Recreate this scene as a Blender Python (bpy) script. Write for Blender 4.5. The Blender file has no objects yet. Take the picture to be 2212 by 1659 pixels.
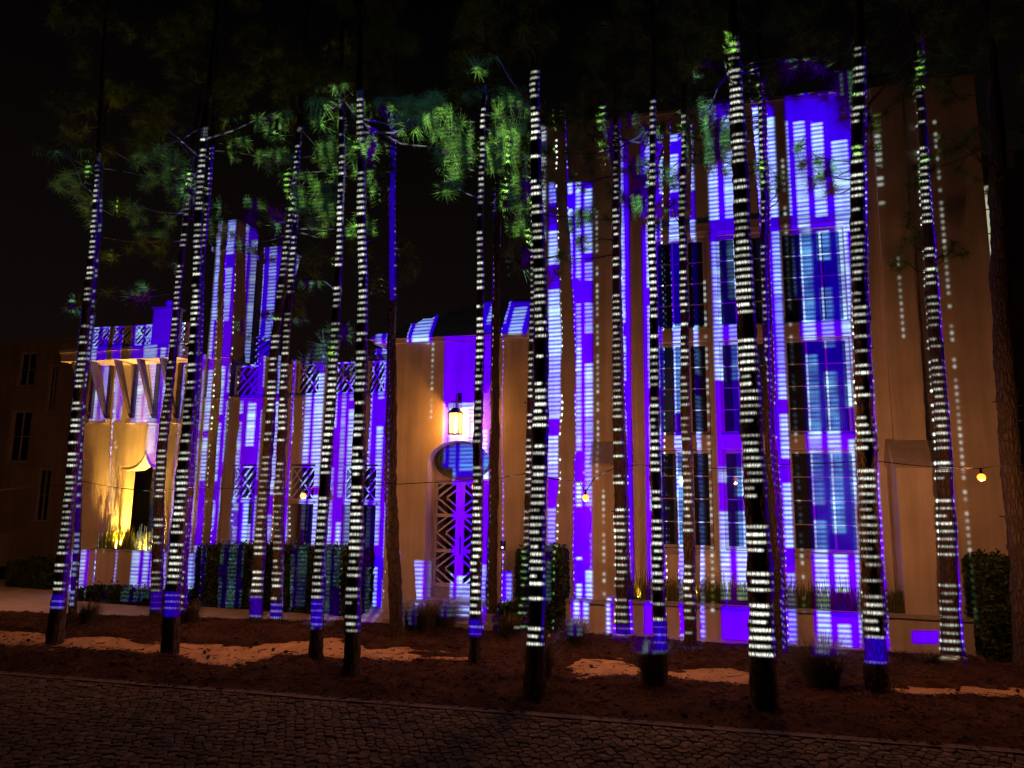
import bpy, math, random
import numpy as np
from mathutils import Vector, Matrix

SC = bpy.context.scene
COL = SC.collection
PI = math.pi
rnd = random.Random(7)

# ---------------------------------------------------------------- camera
PW, PH, FOC = 2212.0, 1659.0, 1500.0
YAW, PITCH, ROLL, CZ = math.radians(15), math.radians(8.4), math.radians(0.7), 3.3
_f = np.array([-math.sin(YAW)*math.cos(PITCH), math.cos(YAW)*math.cos(PITCH), math.sin(PITCH)])
_r = np.array([math.cos(YAW), math.sin(YAW), 0.0]); _u = np.cross(_r, _f)
CR = math.cos(ROLL)*_r + math.sin(ROLL)*_u
CU = -math.sin(ROLL)*_r + math.cos(ROLL)*_u
CC = np.array([0, 0, CZ])
cam = bpy.data.cameras.new('camera'); camo = bpy.data.objects.new('camera', cam); COL.objects.link(camo)
cam.sensor_width = 36.0; cam.lens = 36.0*FOC/PW; cam.clip_end = 600
camo.matrix_world = Matrix(((CR[0], CU[0], -_f[0], CC[0]), (CR[1], CU[1], -_f[1], CC[1]), (CR[2], CU[2], -_f[2], CC[2]), (0, 0, 0, 1)))
SC.camera = camo


def at(x, y, Y):
    d = _f*FOC + CR*(x-PW/2) - CU*(y-PH/2)
    return CC + d*(Y/d[1])


def grd(x, y, z=0.0):
    d = _f*FOC + CR*(x-PW/2) - CU*(y-PH/2)
    return CC + d*((z-CC[2])/d[2])


def pix(P):
    v = P-CC; z = v@_f
    return PW/2+FOC*(v@CR)/z, PH/2-FOC*(v@CU)/z


# ---------------------------------------------------------------- world: a night sky with a little town glow
wd = bpy.data.worlds.new('World'); SC.world = wd; wd.use_nodes = True
wn = wd.node_tree.nodes; wl = wd.node_tree.links
bg = wn['Background']
tc = wn.new('ShaderNodeTexCoord'); sx = wn.new('ShaderNodeSeparateXYZ'); rp = wn.new('ShaderNodeValToRGB')
wl.new(tc.outputs['Generated'], sx.inputs[0]); wl.new(sx.outputs['Z'], rp.inputs[0]); wl.new(rp.outputs[0], bg.inputs['Color'])
rp.color_ramp.elements[0].position = 0.0; rp.color_ramp.elements[0].color = (0.012, 0.0075, 0.0062, 1)
rp.color_ramp.elements[1].position = 0.62; rp.color_ramp.elements[1].color = (0.0005, 0.0005, 0.0007, 1)
bg.inputs['Strength'].default_value = 0.55
SC.view_settings.view_transform = 'Standard'; SC.view_settings.look = 'None'
SC.view_settings.exposure = 0.0; SC.view_settings.gamma = 1.0
SC.cycles.use_denoising = True
SC.cycles.max_bounces = 6; SC.cycles.transparent_max_bounces = 12
SC.cycles.sample_clamp_indirect = 4.0

# the projector that throws the picture, across the road behind the viewer
PJ = np.array([-0.9, -4.0, 3.5])
T_TOP, T_BOT = 0.472, -0.176
PROJ_POWER = 52000.0


def st(P):
    P = np.asarray(P, float)
    return (P[0]-PJ[0])/(P[1]-PJ[1]), (P[2]-PJ[2])/(P[1]-PJ[1])


# ---------------------------------------------------------------- materials
MATS = {}


def nmat(name):
    m = bpy.data.materials.new(name); m.use_nodes = True
    MATS[name] = m
    nt = m.node_tree
    return m, nt, nt.nodes, nt.links, nt.nodes['Principled BSDF']


def simple(name, col, rough=0.7, var=0.15, scale=6.0, bump=0.0, bscale=60.0, spec=0.3, metal=0.0, streak=0.0):
    m, nt, N, L, b = nmat(name)
    tcn = N.new('ShaderNodeTexCoord')
    nz = N.new('ShaderNodeTexNoise'); nz.inputs['Scale'].default_value = scale; nz.inputs['Detail'].default_value = 5
    L.new(tcn.outputs['Object'], nz.inputs['Vector'])
    mr = N.new('ShaderNodeMapRange'); mr.inputs['From Min'].default_value = 0.3; mr.inputs['From Max'].default_value = 0.7
    mr.inputs['To Min'].default_value = 1-var; mr.inputs['To Max'].default_value = 1+var
    L.new(nz.outputs['Fac'], mr.inputs['Value'])
    mx = N.new('ShaderNodeVectorMath'); mx.operation = 'SCALE'; mx.inputs[0].default_value = col
    L.new(mr.outputs[0], mx.inputs['Scale']); L.new(mx.outputs[0], b.inputs['Base Color'])
    if streak > 0:                                  # rain streaks and patches of old damp
        mp_ = N.new('ShaderNodeMapping'); mp_.inputs['Scale'].default_value = (2.6, 2.6, .16); L.new(tcn.outputs['Object'], mp_.inputs[0])
        n3 = N.new('ShaderNodeTexNoise'); n3.inputs['Scale'].default_value = 1.6; n3.inputs['Detail'].default_value = 6; n3.inputs['Roughness'].default_value = .65
        L.new(mp_.outputs[0], n3.inputs['Vector'])
        m3 = N.new('ShaderNodeMapRange'); m3.inputs['From Min'].default_value = .32; m3.inputs['From Max'].default_value = .62; m3.inputs['To Min'].default_value = 1-streak; m3.inputs['To Max'].default_value = 1.0
        L.new(n3.outputs['Fac'], m3.inputs['Value']); sc_ = N.new('ShaderNodeVectorMath'); sc_.operation = 'SCALE'
        L.new(mx.outputs[0], sc_.inputs[0]); L.new(m3.outputs[0], sc_.inputs['Scale']); L.new(sc_.outputs[0], b.inputs['Base Color'])
    b.inputs['Roughness'].default_value = rough; b.inputs['Metallic'].default_value = metal
    b.inputs['Specular IOR Level'].default_value = spec
    if bump > 0:
        n2 = N.new('ShaderNodeTexNoise'); n2.inputs['Scale'].default_value = bscale; n2.inputs['Detail'].default_value = 4
        L.new(tcn.outputs['Object'], n2.inputs['Vector'])
        bp = N.new('ShaderNodeBump'); bp.inputs['Strength'].default_value = bump; bp.inputs['Distance'].default_value = 0.02
        L.new(n2.outputs['Fac'], bp.inputs['Height']); L.new(bp.outputs[0], b.inputs['Normal'])
    return m


simple('stucco', (0.62, 0.57, 0.50), 0.9, 0.12, 1.3, 0.45, 28, 0.1, 0, .24)
simple('stucco_old', (0.50, 0.43, 0.34), 0.9, 0.15, 1.0, 0.4, 28, 0.1, 0, .3)
simple('trim', (0.42, 0.40, 0.37), 0.7, 0.08, 3, 0.1, 60)
simple('roof', (0.55, 0.53, 0.50), 0.8, 0.15, 2, 0.15, 30)
simple('white_wood', (0.62, 0.61, 0.58), 0.6, 0.06, 4, 0.05, 60)
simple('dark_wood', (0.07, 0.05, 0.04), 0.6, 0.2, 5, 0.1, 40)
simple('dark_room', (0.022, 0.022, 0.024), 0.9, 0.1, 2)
simple('blind', (0.24, 0.31, 0.36), 0.9, 0.2, 2.2, 0.05, 30)
simple('iron', (0.02, 0.02, 0.02), 0.45, 0.2, 10, 0, 1, 0.5, 0.6)
simple('cap_stone', (0.36, 0.34, 0.31), 0.8, 0.15, 6, 0.2, 50)
simple('needle', (0.115, 0.235, 0.022), 0.6, 0.35, 1.2)
simple('needle_dry', (0.16, 0.10, 0.05), 0.8, 0.3, 1.2)
simple('twig', (0.055, 0.042, 0.035), 0.9, 0.3, 8, 0.3, 30)
simple('hedge_leaf', (0.030, 0.055, 0.014), 0.5, 0.45, 1.7)
simple('hedge_core', (0.012, 0.016, 0.008), 0.9, 0.2, 3)
simple('reed', (0.15, 0.17, 0.03), 0.6, 0.4, 3.0)
simple('grass', (0.10, 0.085, 0.05), 0.8, 0.35, 2.5)
simple('sand', (0.50, 0.33, 0.14), 0.95, 0.22, 2.2, 0.5, 14)
simple('mulch', (0.052, 0.030, 0.018), 1.0, 0.5, 2.4, 0.9, 22, 0.05)
simple('straw', (0.115, 0.062, 0.032), 0.9, 0.5, 0.9, 0, 1, 0.1)
simple('earth', (0.05, 0.04, 0.03), 1.0, 0.3, 0.6, 0.3, 6, 0.05)
simple('joint', (0.025, 0.022, 0.018), 1.0, 0.3, 5, 0.5, 30, 0.05)
simple('stone_a', (0.135, 0.115, 0.080), 0.95, 0.4, 7, 0.5, 40, 0.08)
simple('stone_b', (0.105, 0.090, 0.065), 0.95, 0.4, 7, 0.5, 40, 0.08)
simple('stone_c', (0.165, 0.138, 0.096), 0.95, 0.4, 7, 0.5, 40, 0.08)
simple('kerb', (0.15, 0.125, 0.10), 0.85, 0.2, 4, 0.3, 40)
simple('paving', (0.48, 0.43, 0.37), 0.85, 0.15, 3, 0.3, 30)
simple('wire', (0.015, 0.012, 0.012), 0.6, 0.1, 5)
simple('plastic', (0.03, 0.03, 0.03), 0.4, 0.1, 5)
simple('paper', (0.45, 0.36, 0.25), 0.8, 0.1, 5)


def emit(name, col, s):
    m, nt, N, L, b = nmat(name)
    b.inputs['Base Color'].default_value = (*col, 1); b.inputs['Emission Color'].default_value = (*col, 1)
    b.inputs['Emission Strength'].default_value = s
    return m


emit('bulb', (1.0, 0.24, 0.025), 4.2)
emit('lantern_flame', (1.0, 0.62, 0.22), 60)
m = emit('lantern_glass', (1.0, 0.52, 0.10), 3.0)      # seeded glass, glowing and half clear
_n = m.node_tree.nodes; _l = m.node_tree.links; _t = _n.new('ShaderNodeBsdfTransparent'); _m = _n.new('ShaderNodeMixShader'); _m.inputs[0].default_value = .45
_l.new(_t.outputs[0], _m.inputs[1]); _l.new(_n['Principled BSDF'].outputs[0], _m.inputs[2]); _l.new(_m.outputs[0], _n['Material Output'].inputs['Surface'])
emit('lit_window', (1.0, 0.86, 0.50), 0.75)
emit('lens', (1.0, 0.75, 0.35), 25)
emit('button', (0.9, 0.95, 1.0), 1.2)

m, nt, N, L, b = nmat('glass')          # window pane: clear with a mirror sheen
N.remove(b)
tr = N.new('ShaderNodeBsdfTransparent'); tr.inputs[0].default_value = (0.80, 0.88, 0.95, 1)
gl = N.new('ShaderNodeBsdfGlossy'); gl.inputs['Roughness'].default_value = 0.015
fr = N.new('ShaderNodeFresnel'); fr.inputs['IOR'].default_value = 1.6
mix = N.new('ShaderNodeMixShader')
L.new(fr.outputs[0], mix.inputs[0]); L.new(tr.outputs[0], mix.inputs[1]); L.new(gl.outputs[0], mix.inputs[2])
df = N.new('ShaderNodeBsdfDiffuse'); df.inputs[0].default_value = (.30, .34, .40, 1); mx2 = N.new('ShaderNodeMixShader'); mx2.inputs[0].default_value = .05    # thin grey coat puts the panes' dull reflection into their colour
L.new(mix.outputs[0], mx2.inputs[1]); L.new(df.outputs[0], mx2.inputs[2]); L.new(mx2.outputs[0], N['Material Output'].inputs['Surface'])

m, nt, N, L, b = nmat('bark')           # pine bark: long plates with dark furrows
tcn = N.new('ShaderNodeTexCoord'); mp = N.new('ShaderNodeMapping'); mp.inputs['Scale'].default_value = (1, 1, 0.28)
L.new(tcn.outputs['Object'], mp.inputs[0])
n0 = N.new('ShaderNodeTexNoise'); n0.inputs['Scale'].default_value = 9; n0.inputs['Detail'].default_value = 3
L.new(mp.outputs[0], n0.inputs['Vector'])
av = N.new('ShaderNodeVectorMath'); av.operation = 'MULTIPLY_ADD'; av.inputs[1].default_value = (0.12, 0.12, 0.12)
L.new(n0.outputs['Color'], av.inputs[0]); L.new(mp.outputs[0], av.inputs[2])
vo = N.new('ShaderNodeTexVoronoi'); vo.feature = 'DISTANCE_TO_EDGE'; vo.inputs['Scale'].default_value = 15
L.new(av.outputs[0], vo.inputs['Vector'])
cr = N.new('ShaderNodeValToRGB')
cr.color_ramp.elements[0].position = 0.0; cr.color_ramp.elements[0].color = (0.072, 0.056, 0.045, 1)
cr.color_ramp.elements[1].position = 0.16; cr.color_ramp.elements[1].color = (0.125, 0.102, 0.085, 1)
L.new(vo.outputs['Distance'], cr.inputs[0])
n1 = N.new('ShaderNodeTexNoise'); n1.inputs['Scale'].default_value = 26; n1.inputs['Detail'].default_value = 6
L.new(mp.outputs[0], n1.inputs['Vector'])
mm = N.new('ShaderNodeMix'); mm.data_type = 'RGBA'; mm.blend_type = 'MULTIPLY'; mm.inputs['Factor'].default_value = 0.4
L.new(cr.outputs[0], mm.inputs['A']); L.new(n1.outputs['Color'], mm.inputs['B']); L.new(mm.outputs['Result'], b.inputs['Base Color'])
hm = N.new('ShaderNodeMath'); hm.operation = 'MULTIPLY_ADD'; hm.inputs[1].default_value = 0.5
mr = N.new('ShaderNodeMapRange'); mr.inputs['From Max'].default_value = 0.2
L.new(vo.outputs['Distance'], mr.inputs['Value']); L.new(n1.outputs['Fac'], hm.inputs[0]); L.new(mr.outputs[0], hm.inputs[2])
bp = N.new('ShaderNodeBump'); bp.inputs['Strength'].default_value = 1.0; bp.inputs['Distance'].default_value = 0.022
L.new(hm.outputs[0], bp.inputs['Height']); L.new(bp.outputs[0], b.inputs['Normal'])
b.inputs['Roughness'].default_value = 0.95; b.inputs['Specular IOR Level'].default_value = 0.1


# ---------------------------------------------------------------- mesh helpers
class MB:
    def __init__(s): s.v = []; s.f = []

    def quad(s, a, b, c, d):
        n = len(s.v); s.v += [tuple(a), tuple(b), tuple(c), tuple(d)]; s.f.append((n, n+1, n+2, n+3))

    def box(s, x0, x1, y0, y1, z0, z1):
        n = len(s.v)
        s.v += [(x0, y0, z0), (x1, y0, z0), (x1, y1, z0), (x0, y1, z0), (x0, y0, z1), (x1, y0, z1), (x1, y1, z1), (x0, y1, z1)]
        s.f += [(n, n+3, n+2, n+1), (n+4, n+5, n+6, n+7), (n, n+1, n+5, n+4), (n+1, n+2, n+6, n+5), (n+2, n+3, n+7, n+6), (n+3, n, n+4, n+7)]
        return s

    def loft(s, rings, cap=True, close=True):
        base = len(s.v); k = len(rings[0])
        for r in rings: s.v += [tuple(p) for p in r]
        for i in range(len(rings)-1):
            for j in range(k if close else k-1):
                a = base+i*k+j; b2 = base+i*k+(j+1) % k
                s.f.append((a, b2, b2+k, a+k))
        if cap:
            s.f.append(tuple(base+j for j in range(k))[::-1]); s.f.append(tuple(base+(len(rings)-1)*k+j for j in range(k)))
        return s

    def prism(s, pts, y0, y1):                       # polygon in X-Z, extruded in Y
        return s.loft([[(p[0], y0, p[1]) for p in pts], [(p[0], y1, p[1]) for p in pts]])

    def bar(s, a, b, w, y0, y1):                     # bar in the X-Z plane from a to b
        dx, dz = b[0]-a[0], b[1]-a[1]; l = math.hypot(dx, dz) or 1; nx, nz = -dz/l*w/2, dx/l*w/2
        return s.prism([(a[0]+nx, a[1]+nz), (b[0]+nx, b[1]+nz), (b[0]-nx, b[1]-nz), (a[0]-nx, a[1]-nz)], y0, y1)

    def tube(s, pts, rad, k=6):
        rings = []
        for i, p in enumerate(pts):
            p = Vector(p)
            t = Vector(pts[min(i+1, len(pts)-1)])-Vector(pts[max(i-1, 0)])
            t = t.normalized() if t.length > 1e-9 else Vector((0, 0, 1))
            a = t.orthogonal().normalized() if abs(t.z) > 0.99 else t.cross(Vector((0, 0, 1))).normalized()
            b2 = t.cross(a); r = rad[i] if isinstance(rad, (list, tuple)) else rad
            rings.append([p+a*(r*math.cos(2*PI*j/k))+b2*(r*math.sin(2*PI*j/k)) for j in range(k)])
        return s.loft(rings)

    def mesh(s, name, mat, smooth=False):
        me = bpy.data.meshes.new(name); me.from_pydata(s.v, [], s.f); me.materials.append(MATS[mat])
        if smooth: me.shade_smooth()
        me.update(); return me

    def build(s, name, mat, parent=None, smooth=False):
        return link(name, s.mesh(name, mat, smooth), parent)


def link(name, me, parent=None, loc=None):
    o = bpy.data.objects.new(name, me); COL.objects.link(o)
    if parent is not None: o.parent = parent
    if loc is not None: o.location = loc
    return o


def tag(o, label=None, cat=None, group=None, kind=None):
    if label: o['label'] = label
    if cat: o['category'] = cat
    if group: o['group'] = group
    if kind: o['kind'] = kind
    return o


def thing(name, label, cat, group=None):
    return tag(link(name, None), label, cat, group)


def wall(x0, x1, z0, z1, yf, yb, holes=(), depth=0.3):
    """stucco block from yf to yb with openings in its front; a hole is (hx0, hx1, zb, ztop or [(x, z) ...])"""
    m = MB(); hs = []
    for h in holes:
        top = h[3] if isinstance(h[3], list) else [(h[0], h[3]), (h[1], h[3])]
        hs.append((h[0], h[1], h[2], top, h[4] if len(h) > 4 else depth))
    xs = {x0, x1}
    for h in hs:
        xs |= {h[0], h[1]}; xs |= {p[0] for p in h[3]}
    xs = sorted(xs)

    def ztop(h, x):
        t = h[3]
        for a, b2 in zip(t, t[1:]):
            if a[0]-1e-9 <= x <= b2[0]+1e-9:
                return a[1] + (b2[1]-a[1])*((x-a[0])/max(b2[0]-a[0], 1e-9))
        return t[-1][1]
    for a, b2 in zip(xs, xs[1:]):
        if b2-a < 1e-7: continue
        c = (a+b2)/2
        cov = sorted([h for h in hs if h[0] < c < h[1]], key=lambda h: h[2])
        za = zb = z0
        for h in cov:
            m.quad((a, yf, za), (b2, yf, zb), (b2, yf, h[2]), (a, yf, h[2]))
            za, zb = ztop(h, a), ztop(h, b2)
            m.quad((a, yf, za), (b2, yf, zb), (b2, yf+h[4], zb), (a, yf+h[4], za))
            m.quad((a, yf, h[2]), (a, yf+h[4], h[2]), (b2, yf+h[4], h[2]), (b2, yf, h[2]))
        m.quad((a, yf, za), (b2, yf, zb), (b2, yf, z1), (a, yf, z1))
    for h in hs:
        for x, zt in ((h[0], h[3][0][1]), (h[1], h[3][-1][1])):
            m.quad((x, yf, h[2]), (x, yf, zt), (x, yf+h[4], zt), (x, yf+h[4], h[2]))
    m.quad((x0, yf, z0), (x0, yf, z1), (x0, yb, z1), (x0, yb, z0))
    m.quad((x1, yf, z0), (x1, yb, z0), (x1, yb, z1), (x1, yf, z1))
    m.quad((x0, yf, z1), (x1, yf, z1), (x1, yb, z1), (x0, yb, z1))
    m.quad((x0, yb, z0), (x0, yb, z1), (x1, yb, z1), (x1, yb, z0))
    return m


def lattice(name, parent, x0, x1, z0, z1, y, w=0.05, mat='white_wood', lines=None):
    """a fretwork panel: frame plus single bars"""
    f = MB(); d = 0.05
    f.box(x0, x1, y, y+d, z0, z0+w); f.box(x0, x1, y, y+d, z1-w, z1)
    f.box(x0, x0+w, y+.002, y+d-.002, z0+w, z1-w); f.box(x1-w, x1, y+.002, y+d-.002, z0+w, z1-w)
    p = f.build(name, mat, parent)
    a0, a1, c0, c1 = x0+w, x1-w, z0+w, z1-w
    if lines is None:
        lines = [((0, 0), (1, 1)), ((0, 1), (.42, .55)), ((.58, .45), (1, 0)), ((.0, .55), (.38, 1)), ((.0, .30), (.3, .62)),
                 ((.62, 0), (1, .45)), ((.72, .34), (1, .70)), ((.30, 0), (.58, .32)), ((.45, .72), (.72, 1))]
    for i, (s, e) in enumerate(lines):
        b2 = MB().bar((a0+s[0]*(a1-a0), c0+s[1]*(c1-c0)), (a0+e[0]*(a1-a0), c0+e[1]*(c1-c0)), w*0.8, y+.006+.0012*i, y+d-.012+.0012*i)
        b2.build('bar', mat, p)
    return p


def window(parent, x0, x1, z0, z1, y, cols, rows, mat='trim', fw=0.07, blind=(), glass='glass', pane_y=0.05):
    f = MB()
    f.box(x0, x1, y, y+.10, z0, z0+fw); f.box(x0, x1, y, y+.10, z1-fw, z1)
    f.box(x0, x0+fw, y+.002, y+.098, z0+fw, z1-fw); f.box(x1-fw, x1, y+.002, y+.098, z0+fw, z1-fw)
    w = f.build('window', mat, parent)
    cw = (x1-x0-2*fw)/cols; rh = (z1-z0-2*fw)/rows
    for i in range(1, cols):
        MB().box(x0+fw+i*cw-.022, x0+fw+i*cw+.022, y+.015, y+.085, z0+fw, z1-fw).build('mullion', mat, w)
    for j in range(1, rows):
        MB().box(x0+fw, x1-fw, y+.028, y+.07, z0+fw+j*rh-.012, z0+fw+j*rh+.012).build('muntin', mat, w)
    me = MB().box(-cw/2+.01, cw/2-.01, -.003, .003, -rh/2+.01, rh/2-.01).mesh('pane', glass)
    for i in range(cols):
        for j in range(rows):
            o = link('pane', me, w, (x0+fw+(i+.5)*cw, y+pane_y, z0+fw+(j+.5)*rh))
            o.rotation_euler = (rnd.uniform(-.006, .006), 0, rnd.uniform(-.006, .006))
    if blind:
        for (a, b2) in blind:
            c0, c1 = x0+.03+(x1-x0-.06)*a, x0+.03+(x1-x0-.06)*b2; k = 24; cm = MB()
            yy_ = [y+.165+.012*math.sin(i*1.9)+.006*math.sin(i*.7+c0) for i in range(k+1)]
            for i in range(k):
                xa_, xb_ = c0+(c1-c0)*i/k, c0+(c1-c0)*(i+1)/k
                cm.quad((xa_, yy_[i], z0+.03), (xb_, yy_[i+1], z0+.03), (xb_, yy_[i+1], z1-.03), (xa_, yy_[i], z1-.03))
            cm.build('curtain', 'blind', w)
    return w


# ================================================================ GROUND
def tonp(l): return np.array(l, float)


CURB = lambda x: 10.56+(x+2.77)*0.0625
g = MB(); g.quad((-150, -60, -.12), (150, -60, -.12), (150, 200, -.12), (-150, 200, -.12))
tag(g.build('ground', 'earth'), kind='structure')

# --- cobbled road
rb = MB(); rb.quad((-60, -30, -.035), (40, -30, -.035), (40, CURB(40)-.16, -.035), (-60, CURB(-60)-.16, -.035))
road = tag(rb.build('road', 'joint'), kind='structure')
ang = math.atan(0.0625)
vr = random.Random(3)
seeds = []; row = 0; yy = -.235
while yy > -3.7:
    x = -14.0+(row % 2)*.07
    while x < 7.4:
        X = x+vr.uniform(-.038, .038); seeds.append((X, CURB(X)+yy+vr.uniform(-.030, .030)+.02*math.sin(X*1.7+row))); x += .142
    yy -= .118; row += 1
sd = np.array(seeds)


def sett(i):
    """one stone: the patch of ground nearer to its seed than to any other, drawn in by a joint"""
    p = sd[i]; dv = sd-p; d2 = (dv**2).sum(1); nb_ = np.where((d2 > 1e-9) & (d2 < .11))[0]; nb_ = nb_[np.argsort(d2[nb_])][:14]
    poly = [np.array(q) for q in ((-.2, -.2), (.2, -.2), (.2, .2), (-.2, .2))]; J = .0075
    for j in nb_:
        d = dv[j]; l = math.sqrt(d2[j]); nrm = d/l; c = l/2-J; out = []
        for k in range(len(poly)):
            A, B_ = poly[k], poly[(k+1) % len(poly)]; fa, fb = A@nrm-c, B_@nrm-c
            if fa <= 0: out.append(A)
            if fa*fb < 0: out.append(A+(B_-A)*(fa/(fa-fb)))
        poly = out
        if len(poly) < 3: return None
    hi = CURB(p[0])-.170-p[1]
    poly = [np.array((q[0], min(q[1], hi))) for q in poly]
    c0 = sum(poly)/len(poly); z = vr.uniform(-.010, .008); tx_, ty_ = vr.uniform(-.05, .05), vr.uniform(-.05, .05)
    zt_ = lambda q: z+q[0]*tx_+q[1]*ty_
    return [[(q[0], q[1], -.05) for q in poly], [(q[0], q[1], zt_(q)-.014) for q in poly],
            [(c0[0]+(q[0]-c0[0])*.90, c0[1]+(q[1]-c0[1])*.90, zt_(q)-.002) for q in poly], [(c0[0]+(q[0]-c0[0])*.45, c0[1]+(q[1]-c0[1])*.45, zt_(q)+.002) for q in poly]]


def inview(p):
    px, py = pix(np.array([p[0], p[1], 0.0]))
    return -30 < px < PW+30 and py < PH+20


setts = [(i, sett(i), vr.randrange(3)) for i in range(len(sd))]
setts = [q for q in setts if q[1]]
vis = sorted([q for q in setts if inview(sd[q[0]])], key=lambda q: (sd[q[0]]**2).sum())
nset = {q[0] for q in vis[:300]}
rest = [MB(), MB(), MB()]
for i, rings, c in setts:
    if i in nset:
        link('cobblestone', MB().loft(rings).mesh('cobblestone', 'stone_'+'abc'[c]), road, (sd[i][0], sd[i][1], 0))
    else:
        rest[c].loft([[(q[0]+sd[i][0], q[1]+sd[i][1], q[2]) for q in r_] for r_ in rings])
for c in range(3):
    tag(rest[c].build('cobblestone_paving', 'stone_'+'abc'[c], road), kind='stuff')

# --- kerb of flush stones
kb = MB(); kb.quad((-60, CURB(-60)-.17, -.03), (40, CURB(40)-.17, -.03), (40, CURB(40)+.02, -.03), (-60, CURB(-60)+.02, -.03))
kerb = tag(kb.build('kerb', 'joint'), kind='structure')
kx = -15.0
while kx < 8:
    l = vr.uniform(.75, 1.0)
    o = link('kerb_stone', MB().box(-l/2+.004, l/2-.004, -.08, .075, -.1, vr.uniform(.006, .014)).mesh('kerb_stone', 'kerb'), kerb, (kx+l/2, CURB(kx+l/2)-.075, 0))
    o.rotation_euler = (0, 0, ang); kx += l

# --- sandy path and the straw beds either side of it
PATH = [(-80, 1368, 1398), (0, 1370, 1401), (200, 1378, 1402), (330, 1384, 1412), (440, 1392, 1420), (520, 1400, 1441), (600, 1388, 1420), (700, 1385, 1421),
        (800, 1394, 1424), (880, 1404, 1424), (980, 1414, 1430), (1080, 1424, 1432), (1150, 1440, 1438), (1215, 1440, 1448), (1250, 1428, 1462), (1330, 1428, 1468), (1375, 1444, 1462), (1410, 1460, 1456), (1470, 1456, 1464), (1510, 1448, 1472),
        (1580, 1446, 1482), (1660, 1462, 1478), (1720, 1474, 1472), (1800, 1484, 1476), (1890, 1488, 1480), (1950, 1480, 1498), (2080, 1482, 1510), (2212, 1484, 1515), (2300, 1484, 1518)]
pf = tonp([grd(x, a) for x, a, b_ in PATH]); pn = tonp([grd(x, b_) for x, a, b_ in PATH])
WALKP = [(-200, 1318), (0, 1325), (300, 1335), (700, 1346), (900, 1352), (1300, 1374), (1500, 1390), (1900, 1412), (2212, 1428), (2400, 1440)]
wk = tonp([grd(x, y) for x, y in WALKP])
nrng = np.random.RandomState(5)


def vnoise(X, Y, sc, seed):
    r = np.random.RandomState(seed); G = r.rand(64, 64)
    x = X*sc; y = Y*sc; xi = np.floor(x).astype(int); yi = np.floor(y).astype(int); fx = x-xi; fy = y-yi
    fx = fx*fx*(3-2*fx); fy = fy*fy*(3-2*fy)
    h = lambda a, b2: G[a % 64, b2 % 64]
    return (h(xi, yi)*(1-fx)+h(xi+1, yi)*fx)*(1-fy)+(h(xi, yi+1)*(1-fx)+h(xi+1, yi+1)*fx)*fy


def bedz(X, Y):
    yf = np.interp(X, pf[:, 0], pf[:, 1]); yn = np.interp(X, pn[:, 0], pn[:, 1])
    rag = (vnoise(X, Y*1.5, .9, 1)-.5)*.75+(vnoise(X, Y*2, 2.9, 2)-.5)*.5+(vnoise(X, Y, 8, 6)-.5)*.25
    d = np.maximum(Y-yf, yn-Y)+rag*.8           # >0 outside the path
    z = np.clip(d/.22, -.6, 1)*.055
    z += np.where(d > 0, (vnoise(X, Y, 2.2, 3)-.35)*.10*np.clip(d, 0, 1)+(vnoise(X, Y, 8, 4)-.5)*.035, 0)
    dc = Y-(10.56+(X+2.77)*.0625); z = np.maximum(z-np.clip(.25-dc, 0, .25)*.12, np.where(dc < .3, .006, z))
    z = np.where(z > .006, .006+(z-.006)*np.clip(dc/.9, .08, 1), z)
    dw = np.interp(X, wk[:, 0], wk[:, 1])-Y; z = np.where(dw < .15, np.minimum(z, .045), z)
    return z, d


nx, ny = 520, 130
gx = np.linspace(-30, 14, nx); V = []; 
for j in range(ny):
    v = j/(ny-1)
    y0 = CURB(gx)-.005; y1 = np.interp(gx, wk[:, 0], wk[:, 1])+.25
    Y = y0+(y1-y0)*v; z, d = bedz(gx, Y)
    V.append(np.stack([gx, Y, z], 1))
V = np.concatenate(V); F = [(j*nx+i, j*nx+i+1, (j+1)*nx+i+1, (j+1)*nx+i) for j in range(ny-1) for i in range(nx-1)]
me = bpy.data.meshes.new('mulch_bed'); me.from_pydata(V.tolist(), [], F); me.materials.append(MATS['mulch']); me.shade_smooth()
tag(link('mulch_bed', me), kind='structure')
sp = MB(); 
sxs = np.linspace(-30, 14, 90)
for a, b_ in zip(sxs, sxs[1:]):
    fa, fb = np.interp([a, b_], pf[:, 0], pf[:, 1])+.6; na, nb = np.interp([a, b_], pn[:, 0], pn[:, 1])-.6
    za, zb = .004*math.sin(a*3), .004*math.sin(b_*3)
    sp.quad((a, max(na, CURB(a)+.05), za), (b_, max(nb, CURB(b_)+.05), zb), (b_, fb, zb), (a, fa, za))
tag(sp.build('sand_path', 'sand', None, True), kind='structure')
# fallen pine straw
n = 46000
X = nrng.uniform(-17, 7.5, n); t = nrng.rand(n); y0 = CURB(X)-.12; y1 = np.interp(X, wk[:, 0], wk[:, 1])-.05
Y = y0+(y1-y0)*t; z, d = bedz(X, Y); keep = (d > -.03) | (nrng.rand(n) < .16)
X, Y, z = X[keep], Y[keep], np.maximum(z[keep], .0); n = len(X)
a = nrng.uniform(0, 2*PI, n); ln = nrng.uniform(.06, .17, n); w_ = .0032; up = nrng.uniform(-.03, .06, n)
dx, dy = np.cos(a)*ln/2, np.sin(a)*ln/2; px_, py_ = -np.sin(a)*w_, np.cos(a)*w_
zz = z+.012
P4 = np.stack([np.stack([X-dx-px_, Y-dy-py_, zz-np.minimum(up, 0)], 1), np.stack([X-dx+px_, Y-dy+py_, zz], 1), np.stack([X+dx+px_, Y+dy+py_, zz+np.maximum(up, 0)], 1), np.stack([X+dx-px_, Y+dy-py_, zz+np.maximum(up, 0)], 1)], 1).reshape(-1, 3)
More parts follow.
